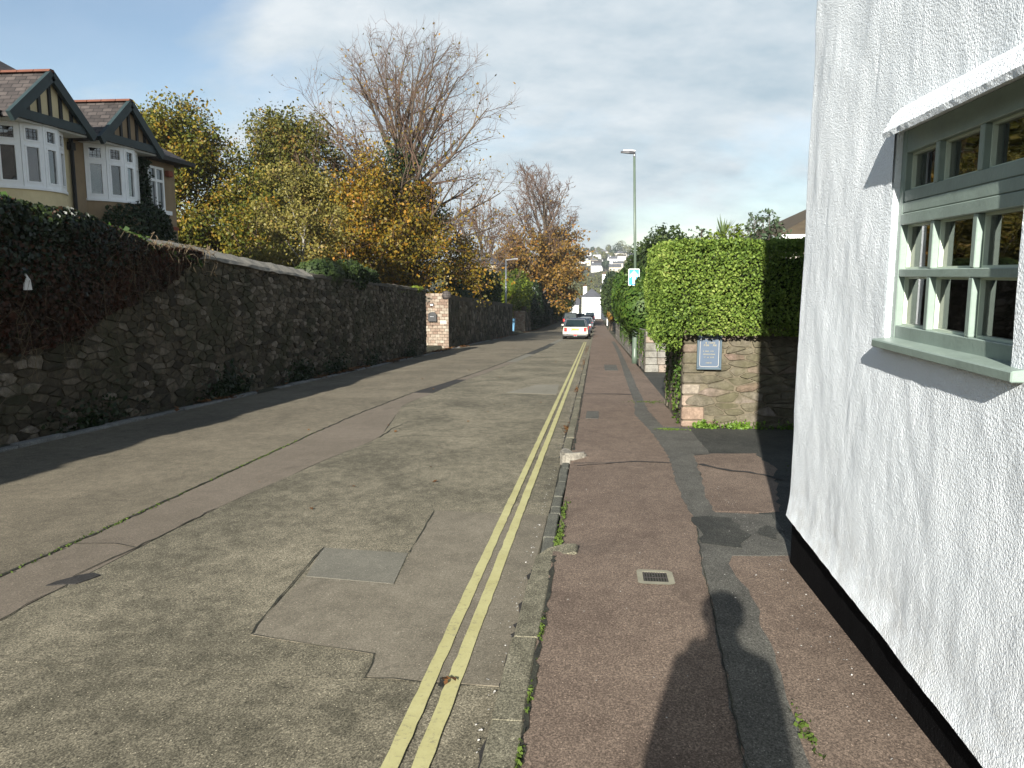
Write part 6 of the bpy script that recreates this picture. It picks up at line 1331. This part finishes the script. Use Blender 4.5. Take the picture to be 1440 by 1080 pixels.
# ================================================================== THE PHOTOGRAPHER (only the shadow is in the picture)
def person(label, px, py, H):
    z0 = pz(py); k = H / 1.72; V = []; E = []; Rr = []
    def v(x, y, z, r, p=None):
        V.append((px + x * k, py + y * k, z0 + z * k)); Rr.append(r * k); i = len(V) - 1
        if p is not None: E.append((p, i))
        return i
    pel = v(0, 0, .93, .195); wa = v(0, .0, 1.10, .195, pel); ch = v(0, 0, 1.28, .178, wa); sh = v(0, -.01, 1.42, .125, ch); nk = v(0, .01, 1.47, .078, sh); h0 = v(0, .03, 1.53, .082, nk); h1 = v(0, .035, 1.62, .094, h0); v(0, .03, 1.685, .062, h1)
    v(0, .125, 1.585, .016, h1)                                                  # nose
    tips = []
    for s in (-1, 1):
        a = v(s * .150, -.01, 1.365, .085, sh); e = v(s * .195, .04, 1.02, .072, a); w = v(s * .12, .24, 1.25, .036, e); pm_ = v(s * .085, .255, 1.30, .030, w)
        for q, (dx, dz, L) in enumerate(((.030, .030, .055), (.012, .036, .066), (-.006, .036, .06), (-.022, .028, .048))):
            b = v(s * (.085 + dx), .262, 1.30 + dz, .0095, pm_); c = v(s * (.085 + dx - .012), .275, 1.30 + dz + L * .6, .009, b); v(s * (.085 + dx - .030), .262, 1.30 + dz + L * .75, .008, c)
        b = v(s * .052, .245, 1.31, .011, pm_); v(s * .030, .25, 1.33, .0095, b)
        hp = v(s * .10, 0, .80, .125, pel); kn = v(s * .10, .02, .50, .072, hp); an = v(s * .10, -.02, .09, .046, kn); ft = v(s * .11, .09, .045, .042, an); v(s * .115, .17, .035, .034, ft)
    me = bpy.data.meshes.new('body'); me.from_pydata(V, E, []); o = bpy.data.objects.new('tmp', me); C.objects.link(o)
    o.modifiers.new('s', 'SKIN'); o.modifiers.new('u', 'SUBSURF').levels = 2
    sv = me.skin_vertices[0].data
    for i, r_ in enumerate(Rr): sv[i].radius = (r_, r_ * (.72 if i in (0, 1, 2, 3) else 1.0))
    sv[0].use_root = True
    dg = bpy.context.evaluated_depsgraph_get(); me2 = bpy.data.meshes.new_from_object(o.evaluated_get(dg)); bpy.data.objects.remove(o)
    me2.materials.clear()
    for m in ('jacket', 'trousers', 'skin', 'tyre'): me2.materials.append(MATS[m])
    for p in me2.polygons:
        c = p.center; zz = (c.z - z0) / k; yy = (c.y - py) / k; p.use_smooth = True
        p.material_index = 2 if (zz > 1.47 or (yy > .225 and zz > 1.22)) else (0 if zz > .84 else (1 if zz > .10 else 3))
    off = Vector((px, py, z0)); me2.transform(Matrix.Translation(-off)); b = bpy.data.objects.new('person', me2); link(b); b.location = off; ROOT[b.name] = off
    tag(b, label, 'person')
    q = np.random.default_rng(4); bm = bmesh.new(); bmesh.ops.create_icosphere(bm, subdivisions=3, radius=1)
    for vv in bm.verts: vv.co = Vector((px + vv.co.x * .112 * k, py + (.012 + vv.co.y * .122) * k, z0 + (1.625 + max(vv.co.z, -.5 if vv.co.y < .2 else .25) * .110) * k)) - off
    mh = bpy.data.meshes.new('hair'); bm.to_mesh(mh); bm.free(); mh.materials.append(MATS['hair']); link(bpy.data.objects.new('hair', mh), b)
person('person in dark jacket with hands held at the chest, casting the pavement shadow', -.035, -.40, 1.70)

# ================================================================== SMALL STUFF
rg = np.random.default_rng(55)
n = 5200; y = np.concatenate([rg.uniform(11, 40, n // 2), rg.uniform(38, 130, n // 2)]); dens = fbm(y * .5, y * 0, 4, 3); k = rg.random(n) < np.clip((dens - .33) * 4, .03, 1) ; y = y[k]; x = -6.84 - .24 * rg.random(len(y)) + .22 * (rg.random(len(y)) < .3) * rg.random(len(y)) + np.where(y > 38, .25 * rg.random(len(y)), 0)
tag(leaf_mesh('fallen_leaves', np.stack([x, y, np.array([gz(v) for v in y]) + .03 + .05 * rg.random(len(y))], 1), .085, 'leaf_litter', None, 5, flat=True, aspect=.8), 'brown fallen leaves along the foot of the shaded wall', 'leaves', kind='stuff')
Q = []
for (x, y, n, s, sy_) in ((-.40, 11.0, 60, .03, .28), (-.41, 17, 50, .03, .5), (-.42, 27, 90, .05, 1.6), (-.42, 38, 120, .06, 3), (-.1, 58, 120, .25, 4), (-.625, 3.18, 5, .012, .03)):
    yy = y + rg.normal(0, sy_, n); Q.append(np.stack([x + rg.normal(0, s, n), yy, np.array([gz(v) for v in yy]) + (.015 if x < -.35 else .12) + .02 * rg.random(n)], 1))
yy = rg.uniform(2.5, 40, 60); Q.append(np.stack([rg.uniform(-6.5, -.8, 60), yy, np.array([gz(v) for v in yy]) + .012], 1))
tag(leaf_mesh('gutter_leaves', np.concatenate(Q), .042, 'leaf_litter', None, 6, flat=True, aspect=.7), 'few dry orange leaves caught in the kerb gutter', 'leaves', kind='stuff')
Q = []
for (x, y, n, s, sy_, h, b) in ((-.235, 5.3, 260, .012, .18, .02, PK - .045), (-.235, 6.1, 120, .012, .16, .015, PK - .05), (-.24, 3.6, 50, .006, .12, .012, PK), (-.24, 2.9, 30, .006, .1, .012, PK), (-.24, 2.45, 40, .006, .05, .012, PK), (.78, 2.75, 60, .012, .10, .012, PK), (1.0, 10.5, 260, .10, .05, .012, PK), (.95, 13.9, 200, .16, .10, .012, PK), (1.95, 7.5, 120, .04, .25, .01, PK), (-3.6, 5.2, 260, .012, .9, .008, 0), (-3.7, 8.5, 200, .012, .9, .008, 0)):
    yy = y + rg.normal(0, sy_, n); xx = x + rg.normal(0, s, n)
    if x < -3: xx = np.array([jc(v) for v in yy]) + rg.normal(0, .012, n)
    Q.append(np.stack([xx, yy, np.array([gz(v) for v in yy]) + b + h * rg.random(n)], 1))
tag(leaf_mesh('moss', np.concatenate(Q), .020, 'leaf_moss', None, 7, aspect=.7), 'green moss along kerb joints and the road joint', 'moss', kind='stuff')
Q = []
for (u, n, s) in ((.24, 170, .055), (.40, 70, .05), (.68, 150, .05), (.80, 60, .05), (1.02, 60, .06), (1.35, 60, .10)):
    xx = RX + u + rg.normal(0, s, n); Q.append(np.stack([xx, RY + .02 * u - .07 - np.abs(rg.normal(0, .035, n)), pz(RY) + .01 + np.abs(rg.normal(0, .045, n))], 1))
wd = thing('weeds', 'bright green weeds along the foot of the sunlit rubble stone wall', 'weeds', (RX + .7, RY - .08, pz(RY))); leaf_mesh('foliage', np.concatenate(Q), .045, 'leaf_weed', wd, 8, normal=np.array([[0, -.3, .8]]), nb=.3)
Q = []
for (x, y, n) in ((-7.0, 14.2, 700), (-7.0, 18.0, 500), (-7.02, 10.2, 250), (-7.02, 20.5, 450), (-7.0, 29, 300), (-7.0, 24, 250)):
    Q.append(np.stack([x + np.abs(rg.normal(0, .05, n)), y + rg.normal(0, .45, n), gz(y) + .02 + np.abs(rg.normal(0, .22, n))], 1))
wl_ = thing('weeds', 'dark weeds and ferns along the foot of the tall shaded stone wall', 'weeds', (-7.0, 16, gz(16))); leaf_mesh('foliage', np.concatenate(Q), .08, 'leaf_dark', wl_, 9)
n = 300; yy = rg.uniform(2.3, 7.0, n); xx = np.where(rg.random(n) < .6, 1.16 - np.abs(rg.normal(0, .10, n)), rg.uniform(-.2, 1.1, n)); zt = np.array([gz(v) for v in yy]) + PK + .009
k = rg.random(n) < .75
tag(leaf_mesh('paint_chips', np.stack([xx, yy, zt], 1)[k], .007, 'chip', None, 10, flat=True, aspect=.8, sizevar=.8), 'pale paint flakes and grit on the pavement below the white wall', 'grit', kind='stuff')
n = 900; yy = rg.uniform(2.3, 20, n); tag(leaf_mesh('kerb_grit', np.stack([np.where(rg.random(n) < .5, -.235 + np.abs(rg.normal(0, .012, n)), -.40 - np.abs(rg.normal(0, .03, n))), yy, np.array([gz(v) for v in yy]) + np.where(rg.random(n) < 2, .0, 0)], 1) * 1.0 + np.array([0, 0, .008]), .008, 'chip', None, 11, flat=True, aspect=.9, sizevar=.7), 'pale grit lying in the gutter and along the kerb', 'grit', kind='stuff')

# ================================================================== AIR
hzm = NT('air'); pv = hzm.n('ShaderNodeVolumePrincipled', {'Color': (0.80, 0.86, 0.92), 'Density': 0.00028, 'Anisotropy': 0.2}); hzm.t.links.new(pv.outputs[0], hzm.out.inputs['Volume'])
tag(MB().box(-3600, 3600, -70, 8200, -62, 46).build('haze', 'air'), 'thin pale air softening the far hillside', 'haze', kind='stuff')
